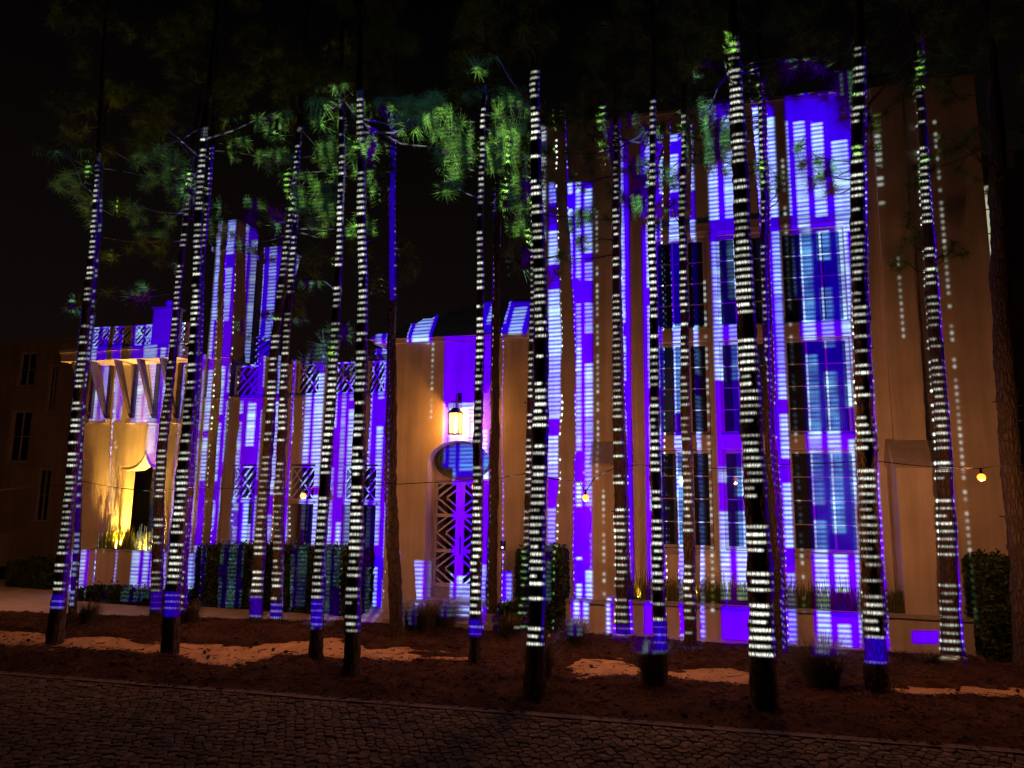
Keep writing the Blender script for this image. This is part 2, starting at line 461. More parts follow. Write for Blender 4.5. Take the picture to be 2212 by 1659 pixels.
me = bpy.data.meshes.new('pine_straw'); me.from_pydata(P4.tolist(), [], [(4*i, 4*i+1, 4*i+2, 4*i+3) for i in range(n)]); me.materials.append(MATS['straw'])
tag(link('pine_straw', me), 'loose brown pine straw scattered over the beds between kerb and walkway', 'pine straw', kind='stuff')

# twigs and cones that fell with it
lt = MB(); lr = random.Random(9)
for i in range(170):
    X1_ = lr.uniform(-15, 6.5); Y1_ = lr.uniform(CURB(X1_)+.15, float(np.interp(X1_, wk[:, 0], wk[:, 1]))-.1); z1_ = float(bedz(np.array([X1_]), np.array([Y1_]))[0][0]); z1_ = max(z1_, 0)+.012
    a1 = lr.uniform(0, 2*PI)
    if i % 3:
        l1 = lr.uniform(.12, .55); lt.tube([(X1_, Y1_, z1_), (X1_+math.cos(a1)*l1*.5, Y1_+math.sin(a1)*l1*.5, z1_+lr.uniform(0, .05)), (X1_+math.cos(a1+.3)*l1, Y1_+math.sin(a1+.3)*l1, z1_+.01)], [.008, .006, .003], 4)
    else:
        c1_, s1_ = math.cos(a1), math.sin(a1); lt.tube([(X1_+c1_*u_, Y1_+s1_*u_, z1_+.022) for u_ in (-.055, -.04, -.01, .02, .045, .06)], [.006, .026, .033, .028, .018, .004], 7)
tag(lt.build('fallen_twigs', 'twig'), 'fallen twigs and pine cones lying on the straw beds', 'litter', kind='stuff')

# --- walkway along the houses, slab by slab
wkb = MB(); wxs = np.linspace(-34, 16, 60)
for a_, b_ in zip(wxs, wxs[1:]):
    ya, yb = np.interp([a_, b_], wk[:, 0], wk[:, 1]); wkb.quad((a_, ya+.02, .02), (b_, yb+.02, .02), (b_, 24, .02), (a_, 24, .02))
walk = tag(wkb.build('walkway', 'joint'), kind='structure')
x = -26.0
while x < 9:
    l = 1.5; ya, yb = np.interp([x, x+l], wk[:, 0], wk[:, 1])
    m = MB(); q = [(x+.008, ya), (x+l-.008, yb), (x+l-.008, 18.6), (x+.008, 18.6)]
    m.loft([[(p[0], p[1], .0) for p in q], [(p[0], p[1], .05) for p in q]]); m.build('paving_slab', 'paving', walk); x += l

# ================================================================ TALL HOUSE ON THE RIGHT
YR = 17.2
X_ = lambda x, y=950, Y=YR: float(at(x, y, Y)[0])
Z_ = lambda x, y, Y=YR: float(at(x, y, Y)[2])
hr = thing('stucco_house', 'tall pale stucco house with three columns of stacked windows', 'house')
ZR = [(7.20, 9.52), (4.58, 6.85), (1.90, 4.22)]
BX = [(-0.94, 0.32), (0.565, 1.80), (2.03, 3.47)]
holes = []
for (a, b_) in BX:
    for (c, d) in ZR: holes.append((a, b_, c, d, .26))
xl, xr = X_(1166), X_(2183, 1130)
wm = wall(xl, xr, -.1, 12.85, YR, 27, holes)
wm.build('wall', 'stucco', hr)
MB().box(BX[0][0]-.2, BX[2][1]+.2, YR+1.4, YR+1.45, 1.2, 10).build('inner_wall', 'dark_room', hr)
CUR = {(-.94, 7.20): [(.30, .50)], (-.94, 4.58): [(.02, .48)], (-.94, 1.90): [(.26, .52)], (.565, 7.20): [(.46, .72), (.80, .98)], (.565, 4.58): [(.22, .52), (.62, .98)], (.565, 1.90): [(.24, .50), (.70, .97)],
       (2.03, 7.20): [(.38, .64), (.72, .98)], (2.03, 4.58): [(.36, .64), (.70, .97)], (2.03, 1.90): [(.34, .98)]}
for (a, b_) in BX:
    for (c, d) in ZR:
        window(hr, a+.012, b_-.012, c+.012, d-.012, YR+.13, 3, 4, blind=CUR[(a, c)])
    for (c, d) in ((6.85, 7.20), (4.22, 4.58)):
        m = MB(); m.box(a+.02, b_-.02, YR-.03, YR+.02, c+.03, d-.03); m.box(a-.02, b_+.02, YR-.06, YR+.03, d-.032, d-.002); m.box(a+.10, b_-.10, YR-.045, YR+.01, c+.09, d-.09)
        m.build('spandrel', 'trim', hr)
    m = MB(); m.box(a-.04, b_+.04, YR-.05, YR+.02, 1.86-.03, 1.897); m.box(a-.02, b_+.02, YR-.03, YR+.02, 1.78, 1.828); m.build('sill', 'trim', hr)
for (a, b_) in ((BX[0][1], BX[1][0]), (BX[1][1], BX[2][0])):
    m = MB(); m.box(a+.03, b_-.03, YR-.05, YR+.02, 1.62, 9.55); m.box(a+.09, b_-.09, YR-.075, YR-.052, 1.75, 9.45)
    m.build('pier_trim', 'trim', hr)
m = MB(); m.box(BX[0][0]-.12, BX[2][1]+.45, YR-.07, YR+.02, 9.62, 9.78); m.box(BX[0][0]-.16, BX[2][1]+.5, YR-.10, YR+.02, 9.782, 9.83); m.build('string_course', 'cap_stone', hr)


def buttress(x0, x1):
    m = MB()
    m.box(x0+.10, x1-.10, YR-.12, YR+.02, 4.35, 12.86)
    prof = [(YR-.50, .06), (YR-.50, 3.86), (YR-.12, 4.35), (YR+.02, 4.35), (YR+.02, .06)]
    m.loft([[(x0, p[0], p[1]) for p in prof], [(x1, p[0], p[1]) for p in prof]])
    b2 = m.build('buttress', 'stucco', hr)
    c = MB(); c.loft([[(x, YR-.55, 3.80), (x, YR-.55, 3.87), (x, YR-.125, 4.42), (x, YR-.125, 4.36), (x, YR-.505, 3.875), (x, YR-.505, 3.80)] for x in (x0-.04, x1+.04)])
    c.build('sloped_cap', 'cap_stone', b2)


buttress(X_(1277, 1100, YR-.5), X_(1331, 1100, YR-.5)); buttress(X_(1945, 1150, YR-.5), X_(2040, 1150, YR-.5))
MB().box(xr-1.2, xr+.02, YR-.16, YR+.02, -.1, 12.86).build('corner_pier', 'stucco', hr)
m = MB(); m.box(xl-.06, xr+.06, YR-.08, YR+.3, 12.862, 12.95); m.build('coping', 'cap_stone', hr)

# planter along its foot
YP = 16.55
pl = thing('planter_wall', 'long low stucco planter along the foot of the tall house', 'planter')
xa, xb = X_(1331, 1320, YP), X_(2105, 1370, YP)
m = MB(); m.box(xa, xb, YP, YP+.14, -.05, .70); m.box(xb-.14, xb, YP+.14, YR-.002, -.05, .70); m.build('front_panel', 'stucco', pl)
MB().box(xa+.004, xb+.05, YP-.05, YP+.17, .702, .765).build('cap', 'cap_stone', pl)
MB().box(xa+.01, xb-.15, YP+.142, YR-.17, .0, .62).build('soil', 'earth', pl)
pl2 = thing('plinth', 'low stucco plinth under the buttress beside the gate shrub', 'plinth')
MB().box(X_(1222, 1320, YP-.1), xa-.003, YP-.12, YR-.51, -.05, .66).build('block', 'stucco', pl2)
MB().box(X_(1222, 1320, YP-.1)-.04, xa-.001, YP-.17, YR-.51, .662, .72).build('cap', 'cap_stone', pl2)

# ================================================================ GATE PAVILION
YE = 17.0
gp = thing('gate_pavilion', 'stucco gate pavilion with stepped hip roof and arched fretwork gate', 'gatehouse')
ex0, ex1 = X_(838, 950, YE), X_(1141, 950, YE)
if ex1 > xl-.01: ex1 = xl-.01
zE = 7.06
cx = X_(990, 1000, YE); hw = X_(1058, 1000, YE)-cx
zs, za_ = Z_(990, 1000, YE), Z_(990, 952, YE)
arc = [(cx+hw*math.cos(PI-PI*i/20), zs+(za_-zs)*math.sin(PI*i/20)) for i in range(21)]
wall(ex0, ex1, -.1, zE, YE, 24, [(cx-hw, cx+hw, .45, arc, .42)]).build('wall', 'stucco', gp)
YB = YE+.42
gx0, gx1 = X_(936, 1150, YB), X_(1048, 1150, YB)
gz0, gz1 = .72, Z_(990, 1038, YB)
wall(cx-hw-.1, cx+hw+.1, .45, za_+.1, YB, YB+3.2, [(gx0, gx1, gz0, gz1, .2)]).build('recess_wall', 'stucco', gp)
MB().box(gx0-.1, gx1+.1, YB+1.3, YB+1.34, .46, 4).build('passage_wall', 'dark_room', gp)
ov = MB(); oc = (cx, Z_(992, 996, YB)); rx, rz = .74, .46
ov.loft([[(oc[0]+rx*math.cos(2*PI*i/40), YB-.012, oc[1]+rz*math.sin(2*PI*i/40)) for i in range(40)], [(oc[0]+rx*math.cos(2*PI*i/40), YB-.004, oc[1]+rz*math.sin(2*PI*i/40)) for i in range(40)]])
tw = ov.build('transom_window', 'blind', gp)
fr_ = MB()
for i in range(40):
    a, b_ = 2*PI*i/40, 2*PI*(i+1)/40
    c4 = [[(oc[0]+(rx+k)*math.cos(t), y, oc[1]+(rz+k)*math.sin(t)) for k, y in ((-.03, YB-.02), (.05, YB-.05), (.05, YB-.002), (-.03, YB-.002))] for t in (a, b_)]
    fr_.loft(c4, cap=False)
fr_.build('frame', 'dark_wood', tw)
ovg = MB(); ovg.loft([[(oc[0]+(rx-.03)*math.cos(2*PI*i/40), YB-.020, oc[1]+(rz-.03)*math.sin(2*PI*i/40)) for i in range(40)], [(oc[0]+(rx-.03)*math.cos(2*PI*i/40), YB-.016, oc[1]+(rz-.03)*math.sin(2*PI*i/40)) for i in range(40)]])
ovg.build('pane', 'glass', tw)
# the double gate: frame, rails, fretwork bars
gcx = (gx0+gx1)/2; gw = .075
gf = MB(); y_ = YB+.04
gf.box(gx0+.005, gx0+gw, y_, y_+.07, gz0, gz1-.005); gf.box(gx1-gw, gx1-.005, y_, y_+.07, gz0, gz1-.005)
gf.box(gcx-.11, gcx-.006, y_-.01, y_+.07, gz0, gz1-.005); gf.box(gcx+.006, gcx+.11, y_-.01, y_+.07, gz0, gz1-.005)
gate = gf.build('gate', 'white_wood', gp); gate['label'] = 'white double gate with diamond fretwork'
tz = [gz0, gz0+(gz1-gz0)/3, gz0+2*(gz1-gz0)/3, gz1]
for i, zz_ in enumerate((gz0+.05, tz[1], tz[2], gz1-.055)):
    for (a, b_) in ((gx0+gw, gcx-.112), (gcx+.112, gx1-gw)):
        MB().box(a, b_, y_+.002, y_+.066, zz_-.045, zz_+.045).build('rail', 'white_wood', gate)
k_ = 0
for t in range(3):
    c0, c1 = tz[t]+.05, tz[t+1]-.05
    for side in (-1, 1):
        o0, i0 = (gx0+gw, gcx-.11) if side < 0 else (gx1-gw, gcx+.11)
        pt = lambda u, v: (o0+(i0-o0)*u, c0+(c1-c0)*v)
        for s, e in (((0, .5), (1, 1)), ((0, .5), (1, 0)), ((0, .78), (.5, 1)), ((0, .22), (.5, 0)), ((.5, .52), (1, .76)), ((.5, .48), (1, .24))):
            k_ += 1
            MB().bar(pt(*s), pt(*e), .046, y_+.010+.0008*(k_ % 8), y_+.050+.0008*(k_ % 8)).build('bar', 'white_wood', gate)
MB().box(gcx+.03, gcx+.05, y_-.06, y_-.011, 1.55, 2.0).build('pull_handle', 'iron', gate)
MB().box(gx0-.02, gx1+.02, YB-.03, YB-.002, .452, gz0).build('threshold', 'cap_stone', gp)
st_ = thing('entrance_steps', 'low stone steps leading up to the white gate', 'steps')
for i, (dy, h) in enumerate(((1.25, .17), (.9, .31), (.55, .448))):
    MB().box(cx-1.35+.12*i, cx+1.35-.12*i, YE-dy, YE-.004 if i == 2 else YE-[1.25, .9, .55][i+1]-.002, .051, h).build('step', 'cap_stone', st_)
MB().box(cx-hw+.003, cx+hw-.003, YE-.003, YB-.001, .3, .449).build('landing', 'cap_stone', st_)
# stepped hip roof
rf = link('roof', MB().box(ex0-.42, ex1, YE-.22, 24, zE+.002, zE+.10).mesh('roof', 'roof'), gp)
nst = 8; rh_ = (Z_(1000, 686, YE+2.6)-zE-.1)*1.3
for i in range(nst):
    f0 = i/nst; ins = 2.6*f0
    zb_ = zE+.10+rh_*f0; zt_ = zE+.10+rh_*(i+1)/nst
    hx_ = ex0-.50; c = MB(); c.loft([[(hx_-.04+ins*.95, YE-.30+ins, zb_+.001), (ex1-.002, YE-.30+ins, zb_+.001), (ex1-.002, 24.2, zb_+.001), (hx_-.04+ins*.95, 24.2, zb_+.001)],
                     [(hx_+ins*.95+.12, YE-.26+ins+.14, zt_), (ex1-.002, YE-.26+ins+.14, zt_), (ex1-.002, 24.1, zt_), (hx_+ins*.95+.12, 24.1, zt_)]])
    c.build('roof_course', 'roof', rf)
lowr = link('side_roof', MB().box(X_(784, 900, 18.4), ex0-.56, 18.35, 23, 7.10, 7.18).mesh('side_roof', 'roof'), gp)
for i in range(5):
    c = MB(); a = X_(784, 900, 18.4)+i*.06; c.box(a, ex0-.565+i*.002, 18.4+i*.22, 22.9, 7.182+i*.09, 7.27+i*.09); c.build('roof_course', 'roof', lowr)

# lantern over the arch
la = thing('wall_lantern', 'lit iron lantern hanging above the arched gate', 'lantern')
lx = X_(984, 915, YE-.3); lz0, lz1 = Z_(984, 936, YE-.3), Z_(984, 893, YE-.3); ly = YE-.3; lw = .125
m = MB()
for sx_ in (-1, 1):
    for sy in (-1, 1):
        m.box(lx+sx_*lw-.012, lx+sx_*lw+.012, ly+sy*lw-.012, ly+sy*lw+.012, lz0, lz1)
m.box(lx-lw-.02, lx+lw+.02, ly-lw-.02, ly+lw+.02, lz0-.03, lz0-.001)
m.build('frame', 'iron', la)
m = MB(); q = lambda r, z: [(lx-r, ly-r, z), (lx+r, ly-r, z), (lx+r, ly+r, z), (lx-r, ly+r, z)]
m.loft([q(lw+.035, lz1+.001), q(lw*.62, lz1+.12), q(lw*.55, lz1+.14)]); m.build('hood', 'iron', la)
m = MB()
for sx_ in (-1, 1):
    for sy in (-1, 1):
        m.tube([(lx+sx_*.10, ly+sy*.10, lz1+.13), (lx+sx_*.10, ly+sy*.10, lz1+.30)], .006, 4)
for sx_ in (-1, 1):
    m.tube([(lx-.1, ly+sx_*.1, lz1+.30), (lx+.1, ly+sx_*.1, lz1+.30)], .006, 4); m.tube([(lx+sx_*.1, ly-.1, lz1+.30), (lx+sx_*.1, ly+.1, lz1+.30)], .006, 4)
m.build('cage', 'iron', la)
m = MB(); m.tube([(lx, ly, lz1+.14), (lx, ly, lz1+.42), (lx, ly+.06, lz1+.50), (lx, ly+.16, lz1+.52), (lx, YE-.002, lz1+.40)], .012, 6); m.box(lx-.05, lx+.05, YE-.025, YE-.002, lz1+.30, lz1+.56); m.build('bracket', 'iron', la)
for sx_, sy in ((-1, 0), (1, 0), (0, -1), (0, 1)):
    m = MB()
    if sx_: m.box(lx+sx_*lw-.002, lx+sx_*lw+.002, ly-lw+.013, ly+lw-.013, lz0+.002, lz1-.002)
    else: m.box(lx-lw+.013, lx+lw-.013, ly+sy*lw-.002, ly+sy*lw+.002, lz0+.002, lz1-.002)
    m.build('pane', 'lantern_glass', la)
m = MB(); m.tube([(lx, ly, lz0), (lx, ly, lz0+.1), (lx, ly, lz0+.16), (lx, ly, lz0+.22), (lx, ly, lz0+.27)], [.02, .02, .032, .024, .004], 10); m.build('flame_bulb', 'lantern_flame', la, True)


def lamp(name, kind, loc, power, col, parent=None, radius=.03, rot=None, spot=None, blend=.6):
    l = bpy.data.lights.new(name, kind); l.energy = power; l.color = col; l.shadow_soft_size = radius
    if kind == 'SPOT': l.spot_size = spot; l.spot_blend = blend
    o = bpy.data.objects.new(name, l); COL.objects.link(o); o.location = loc
    if rot is not None: o.rotation_euler = rot
    if parent is not None: o.parent = parent
    return o


def aim(d): return Vector(d).to_track_quat('-Z', 'Y').to_euler()


WARM = (1.0, 0.345, 0.12)
lamp('lantern_light', 'POINT', (lx, ly-.0, lz0+.34), 260, (1.0, .34, .04), la, .03)

kp = thing('keypad', 'small black entry keypad on the wall right of the gate', 'keypad')
kx_ = X_(1087, 1177, YE); kz = Z_(1087, 1177, YE)
MB().box(kx_-.06, kx_+.06, YE-.04, YE-.002, kz-.12, kz+.10).build('case', 'plastic', kp)
MB().tube([(kx_-.01, YE-.041, kz-.06), (kx_-.01, YE-.047, kz-.06)], .03, 12).build('button', 'button', kp)

# ================================================================ LEFT HOUSE
YL = 17.9
hl = thing('terrace_house', 'pale stucco house with fretwork terraces and two chimneys left of the gate', 'house')
XL = lambda x, y=1000: float(at(x, y, YL)[0]); ZL = lambda x, y: float(at(x, y, YL)[2])
lx0, lx1 = XL(158, 1150), ex0-.02
xc = XL(430, 1000)
og_c = XL(313, 1000); og_w = XL(352, 1020)-og_c
zsp = ZL(300, 1017)
og = [(-1, 0), (-.72, .0), (-.50, .06), (-.30, .20), (-.14, .42), (-.05, .66), (0, .86), (.05, .66), (.14, .42), (.30, .20), (.50, .06), (.72, 0), (1, 0)]
ogp = [(og_c+u*og_w*1.15, zsp+v*.62) for u, v in og]
ztA = ZL(290, 772); ztB = ZL(660, 858)
wall(lx0, xc, -.1, ztA, YL, 26, [(ogp[0][0], ogp[-1][0], .9, ogp, .5)]).build('wall', 'stucco', hl)
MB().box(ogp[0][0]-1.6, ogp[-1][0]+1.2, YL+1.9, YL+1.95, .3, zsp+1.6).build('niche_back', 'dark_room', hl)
m = MB()
for (a, b_) in zip(ogp, ogp[1:]):
    m.bar((a[0]-(.02 if a[0] < og_c else 0), a[1]+.03), (b_[0], b_[1]+.03), .045, YL-.010, YL-.002)
m.build('ogee_moulding', 'cap_stone', hl)
OB = [(497, 549), (622, 677), (740, 812)]
hb = []
for (a, b_) in OB: hb.append((XL(a, 1090), XL(b_, 1090), .1, ZL((a+b_)/2, 1003), .7))
wall(xc+.003, lx1, -.1, ztB, YL, 26, hb).build('wall', 'stucco', hl)
for i, h in enumerate(hb):
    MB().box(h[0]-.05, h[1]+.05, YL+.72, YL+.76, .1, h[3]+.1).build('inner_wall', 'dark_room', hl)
    zj = ZL(600, 1080)
    lattice('juliet_railing', hl, h[0]+.01, h[1]-.01, zj, h[3]-.05, YL+.06, .045)
    MB().box(h[0]-.06, h[1]+.06, YL-.14, YL+.4, zj-.09, zj-.003).build('ledge', 'trim', hl)
    MB().box(h[0]+.05, h[0]+(h[1]-h[0])*.36, YL+.45, YL+.50, .1, zj-.1).build('shutter', ('white_wood', 'dark_wood', 'dark_wood')[i], hl)
    if i == 0:
        MB().box(h[1]-(h[1]-h[0])*.40, h[1]-.03, YL+.40, YL+.45, .1, zj-.1).build('shutter', 'white_wood', hl)
        MB().box(h[0]+.62*(h[1]-h[0])-.30, h[0]+.62*(h[1]-h[0])-.12, YL+.52, YL+.54, 1.5, 2.1).build('notice', 'paper', hl)
# terrace: low kerb, piers and fretwork panels
zt0 = ztB
m = MB(); m.box(xc+.02, lx1, YL-.07, YL+.5, zt0+.002, zt0+.06); m.build('terrace_coping', 'cap_stone', hl)
zt1 = ZL(600, 787)
for (a, b_) in ((505, 558), (600, 628), (641, 690), (716, 768), (792, 832)):
    lattice('railing_panel', hl, XL(a, 830), XL(b_, 830), zt0+.07, zt1, YL+.05, .055)
for (a, b_, h) in ((560, 597, .16), (630, 639, .0), (692, 714, .22), (770, 790, .05)):
    m = MB(); m.box(XL(a, 830)+.01, XL(b_, 830)-.01, YL, YL+.3, zt0+.062, zt1+.05+h); m.box(XL(a, 830)-.03, XL(b_, 830)+.03, YL-.04, YL+.34, zt1+.052+h, zt1+.11+h); m.build('terrace_pier', 'stucco', hl)
lattice('upper_railing', hl, float(at(512, 760, 20)[0]), float(at(590, 760, 20)[0]), float(at(550, 786, 20)[2]), float(at(550, 728, 20)[2]), 20.0, .055)
MB().box(float(at(505, 760, 20)[0]), float(at(600, 760, 20)[0]), 19.9, 25, zt0, float(at(550, 788, 20)[2])).build('upper_storey', 'stucco', hl)
m = MB(); m.tube([tuple(at(505, 722, 19.0)), tuple(at(520, 738, 19.4)), tuple(at(540, 758, 19.8))], .04, 6); m.build('stair_rail', 'dark_wood', hl)
# balcony over the lit niche
bz0, bz1 = ZL(250, 790), ZL(250, 772)
YO = YL-.95
bx0, bx1 = lx0-.15, xc-.25
m = MB(); m.box(bx0, bx1, YO, YL-.003, bz0, bz1); m.box(bx0-.05, bx1+.05, YO-.05, YL-.003, bz1+.002, bz1+.09); m.build('balcony_slab', 'trim', hl)
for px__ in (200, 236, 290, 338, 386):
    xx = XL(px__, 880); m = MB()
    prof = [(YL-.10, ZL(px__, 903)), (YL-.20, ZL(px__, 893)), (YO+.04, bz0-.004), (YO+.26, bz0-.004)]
    m.loft([[(xx-.055, p[0], p[1]) for p in prof], [(xx+.055, p[0], p[1]) for p in prof]]); m.box(xx-.055, xx+.055, YL-.10, YL-.003, ZL(px__, 903), bz0-.004); b2 = m.build('bracket', 'dark_wood', hl)  # dark material puts the shade on the bracket sides into their colour
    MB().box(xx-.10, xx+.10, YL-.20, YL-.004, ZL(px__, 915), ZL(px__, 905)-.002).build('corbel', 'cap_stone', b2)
rz0, rz1 = bz1+.12, bz1+.12+float(at(250, 700, YO)[2]-at(250, 745, YO)[2])
XO = lambda x: float(at(x, 720, YO)[0])
for (a, b_) in ((196, 236), (240, 283), (287, 326), (371, 405)):
    lattice('balcony_railing', hl, XO(a), XO(b_), rz0, rz1, YO+.04, .05)
for (a, b_, hh) in ((328, 369, ZL(346, 668)-.0),):
    p0, p1 = XO(a), XO(b_); zt = float(at(346, 668, YO)[2])
    m = MB(); m.box(p0, p1, YO+.0, YO+.42, bz1+.092, zt); m.box(p0+.08, p1-.08, YO-.025, YO-.002, bz1+.3, zt-.15); pr = m.build('balcony_pier', 'stucco', hl)
    MB().box(p0-.05, p1+.05, YO-.05, YO+.47, zt+.002, zt+.07).build('pier_cap', 'cap_stone', pr)
    c_ = ((p0+p1)/2, YO+.21); m = MB()
    m.tube([(c_[0], c_[1], zt+.072+z) for z in (0, .05, .08, .12, .18, .24, .28)], [.12, .10, .06, .10, .12, .085, .01], 14); m.build('ball_finial', 'stucco', pr, True)
# chimneys
c1 = XL(477, 760); m = MB(); zt = ZL(490, 486)
m.box(XL(452, 770), XL(500, 770), YL-.10, YL+.9, ZL(477, 774), zt); ch = m.build('chimney', 'stucco', hl)
m = MB(); m.box(XL(452, 770)-.08, XL(500, 770)+.06, YL-.18, YL+.98, ZL(480, 545), ZL(480, 536)); m.build('chimney_band', 'trim', ch)
MB().box(XL(452, 770)+.12, XL(500, 770)-.04, YL-.06, YL+.86, zt+.002, zt+.12).build('chimney_cap', 'cap_stone', ch)
MB().box(XL(446, 900), XL(492, 900), YL-.06, YL-.002, .1, ZL(477, 775)).build('chimney_breast', 'stucco', hl)
Y2 = 20.6; A2 = lambda x, y: at(x, y, Y2)
m = MB(); s0, s1 = float(A2(545, 700)[0]), float(A2(598, 700)[0]); zb_ = float(A2(570, 800)[2]); zt = float(A2(570, 600)[2]); z2 = float(A2(570, 545)[2])
rg = lambda e, z: [(s0-e, Y2-e, z), (s1+e, Y2-e, z), (s1+e, Y2+.8+e, z), (s0-e, Y2+.8+e, z)]
m.loft([rg(0, zb_), rg(0, zt), rg(.06, zt+.25), rg(.16, z2)]); ch = m.build('chimney', 'stucco', hl)
MB().loft([rg(.2, z2+.002), rg(.2, z2+.10)]).build('chimney_cap', 'cap_stone', ch)

# planter below the niche
pw = thing('planter_box', 'stucco planter under the lit ogee niche of the terrace house', 'planter')
YQ = 17.1; qx0, qx1 = float(at(150, 1230, YQ)[0]), float(at(414, 1230, YQ)[0]); qz = float(at(260, 1192, YQ)[2])
m = MB(); m.box(qx0, qx1, YQ, YQ+.14, -.05, qz); m.box(qx0, qx0+.14, YQ+.14, YL-.003, -.05, qz); m.box(qx1-.14, qx1, YQ+.14, YL-.003, -.05, qz); m.build('front_panel', 'stucco', pw)
MB().box(qx0-.04, qx1+.04, YQ-.04, YQ+.17, qz+.002, qz+.05).build('cap', 'cap_stone', pw)
MB().box(qx0+.15, qx1-.15, YQ+.142, YL-.004, .0, qz-.1).build('soil', 'earth', pw)

# ================================================================ NEIGHBOURS
nb = thing('neighbour_house', 'dim tan house with dark windows at the far left edge', 'house')
YN = 21.8; XN = lambda x, y=900: float(at(x, y, YN)[0]); ZN = lambda x, y: float(at(x, y, YN)[2])
wins = [((42, 760), (80, 835), 2, 2), ((106, 786), (127, 892), 2, 2), ((26, 886), (70, 1000), 2, 3), ((10, 985), (58, 1066), 2, 2), ((82, 1010), (112, 1130), 2, 3)]
hs = [(XN(a[0], a[1]), XN(b_[0], a[1]), ZN(*b_), ZN(*a), .2) for a, b_, c, d in wins]
hs2 = [hs[0], hs[1], (hs[2][0], hs[2][1], hs[2][2], hs[2][3], .2), hs[4]]
wall(XN(-160), XN(172), -.1, ZN(100, 742), YN, YN+9, hs2).build('wall', 'stucco_old', nb)
for h in hs2: window(nb, h[0]+.01, h[1]-.01, h[2]+.01, h[3]-.01, YN+.08, 2, 2, 'white_wood', .09)
MB().box(XN(-160)-.1, XN(172)+.15, YN-.2, YN+9.1, ZN(100, 742)+.002, ZN(100, 742)+.2).build('cornice', 'trim', nb)
MB().box(XN(-160), XN(60), YN-1.2, YN-.003, -.1, ZN(40, 1150)).build('porch_wall', 'stucco_old', nb)

nr = thing('corner_house', 'dim house with one bright window beyond the right corner', 'house')
YM = 23.0; XM = lambda x, y=600: float(at(x, y, YM)[0]); ZM = lambda x, y: float(at(x, y, YM)[2])
wz0, wz1 = ZM(2130, 562), ZM(2130, 392)
wall(XM(2095), XM(2420), -.1, ZM(2130, 330), YM, YM+8, [(XM(2118), XM(2165), wz0, wz1, .2)]).build('wall', 'stucco_old', nr)
ww = window(nr, XM(2118)+.01, XM(2165)-.01, wz0+.01, wz1-.01, YM+.06, 2, 3, 'dark_wood', .07, blind=())
MB().box(XM(2118)+.02, XM(2165)-.02, YM+.18, YM+.185, wz0+.02, wz1-.02).build('curtain', 'lit_window', ww)
YG = 18.6; XG = lambda x, y=800: float(at(x, y, YG)[0]); ZG = lambda x, y: float(at(x, y, YG)[2])
gw_ = thing('garden_wall', 'tan garden wall with an arched opening at the right edge', 'wall')
axc = XG(2262, 700); ar = axc-XG(2200, 700); zsprg = ZG(2200, 660)
arcg = [(axc+ar*math.cos(PI-PI*i/16), zsprg+ar*.8*math.sin(PI*i/16)) for i in range(17)]
wall(xr+.15, XG(2420), -.1, ZG(2190, 578), YG, YG+.5, [(axc-ar, axc+ar, .1, arcg, .5)]).build('wall', 'stucco_old', gw_)

# ================================================================ PLANTS
def leafball(name, label, cat, x0, x1, y0, y1, z0, z1, n, ls=.06, seed=1, core=True, group=None):
    r = np.random.RandomState(seed); t = thing(name, label, cat, group)
    if core:
        MB().box(x0+.07, x1-.07, y0+.07, y1-.07, z0, z1-.07).build('light_block', 'hedge_core', t)  # dark box added inside the leaves to block light
    # leaves live in a shell near the faces
    face = r.choice(5, n, p=[.42, .08, .25, .125, .125]); u = r.rand(n); v = r.rand(n); dp = np.abs(r.normal(0, .05, n))*1.0-.03
    X = x0+u*(x1-x0); Y = y0+v*(y1-y0); Zz = z0+r.rand(n)*(z1-z0)
    Y = np.where(face == 0, y0+dp, Y); Y = np.where(face == 1, y1-dp, Y); Zz = np.where(face == 2, z1-dp, Zz)
    X = np.where(face == 3, x0+dp, X); X = np.where(face == 4, x1-dp, X)
    bulge = (vnoise(X, Zz, 2.3, seed)-.5)*.22
    Y = np.where(face == 0, Y-bulge, Y); Zz = np.where(face == 2, Zz+(vnoise(X, Y, 3, seed+1)-.5)*.16+np.where(r.rand(n) < .05, r.uniform(.02, .16, n), 0), Zz)
    c = np.stack([X, Y, Zz], 1); d1 = r.normal(0, 1, (n, 3)); d1 /= np.linalg.norm(d1, axis=1)[:, None]
    d2 = np.cross(d1, r.normal(0, 1, (n, 3))); d2 /= np.linalg.norm(d2, axis=1)[:, None]
    s = ls*r.uniform(.6, 1.2, n)[:, None]
    P = np.stack([c-d1*s, c+d2*s*.45, c+d1*s, c-d2*s*.45], 1).reshape(-1, 3)
    me = bpy.data.meshes.new('foliage'); me.from_pydata(P.tolist(), [], [(4*i, 4*i+1, 4*i+2, 4*i+3) for i in range(n)]); me.materials.append(MATS['hedge_leaf'])
    f = link('foliage', me, t); f['kind'] = 'stuff'
    return t


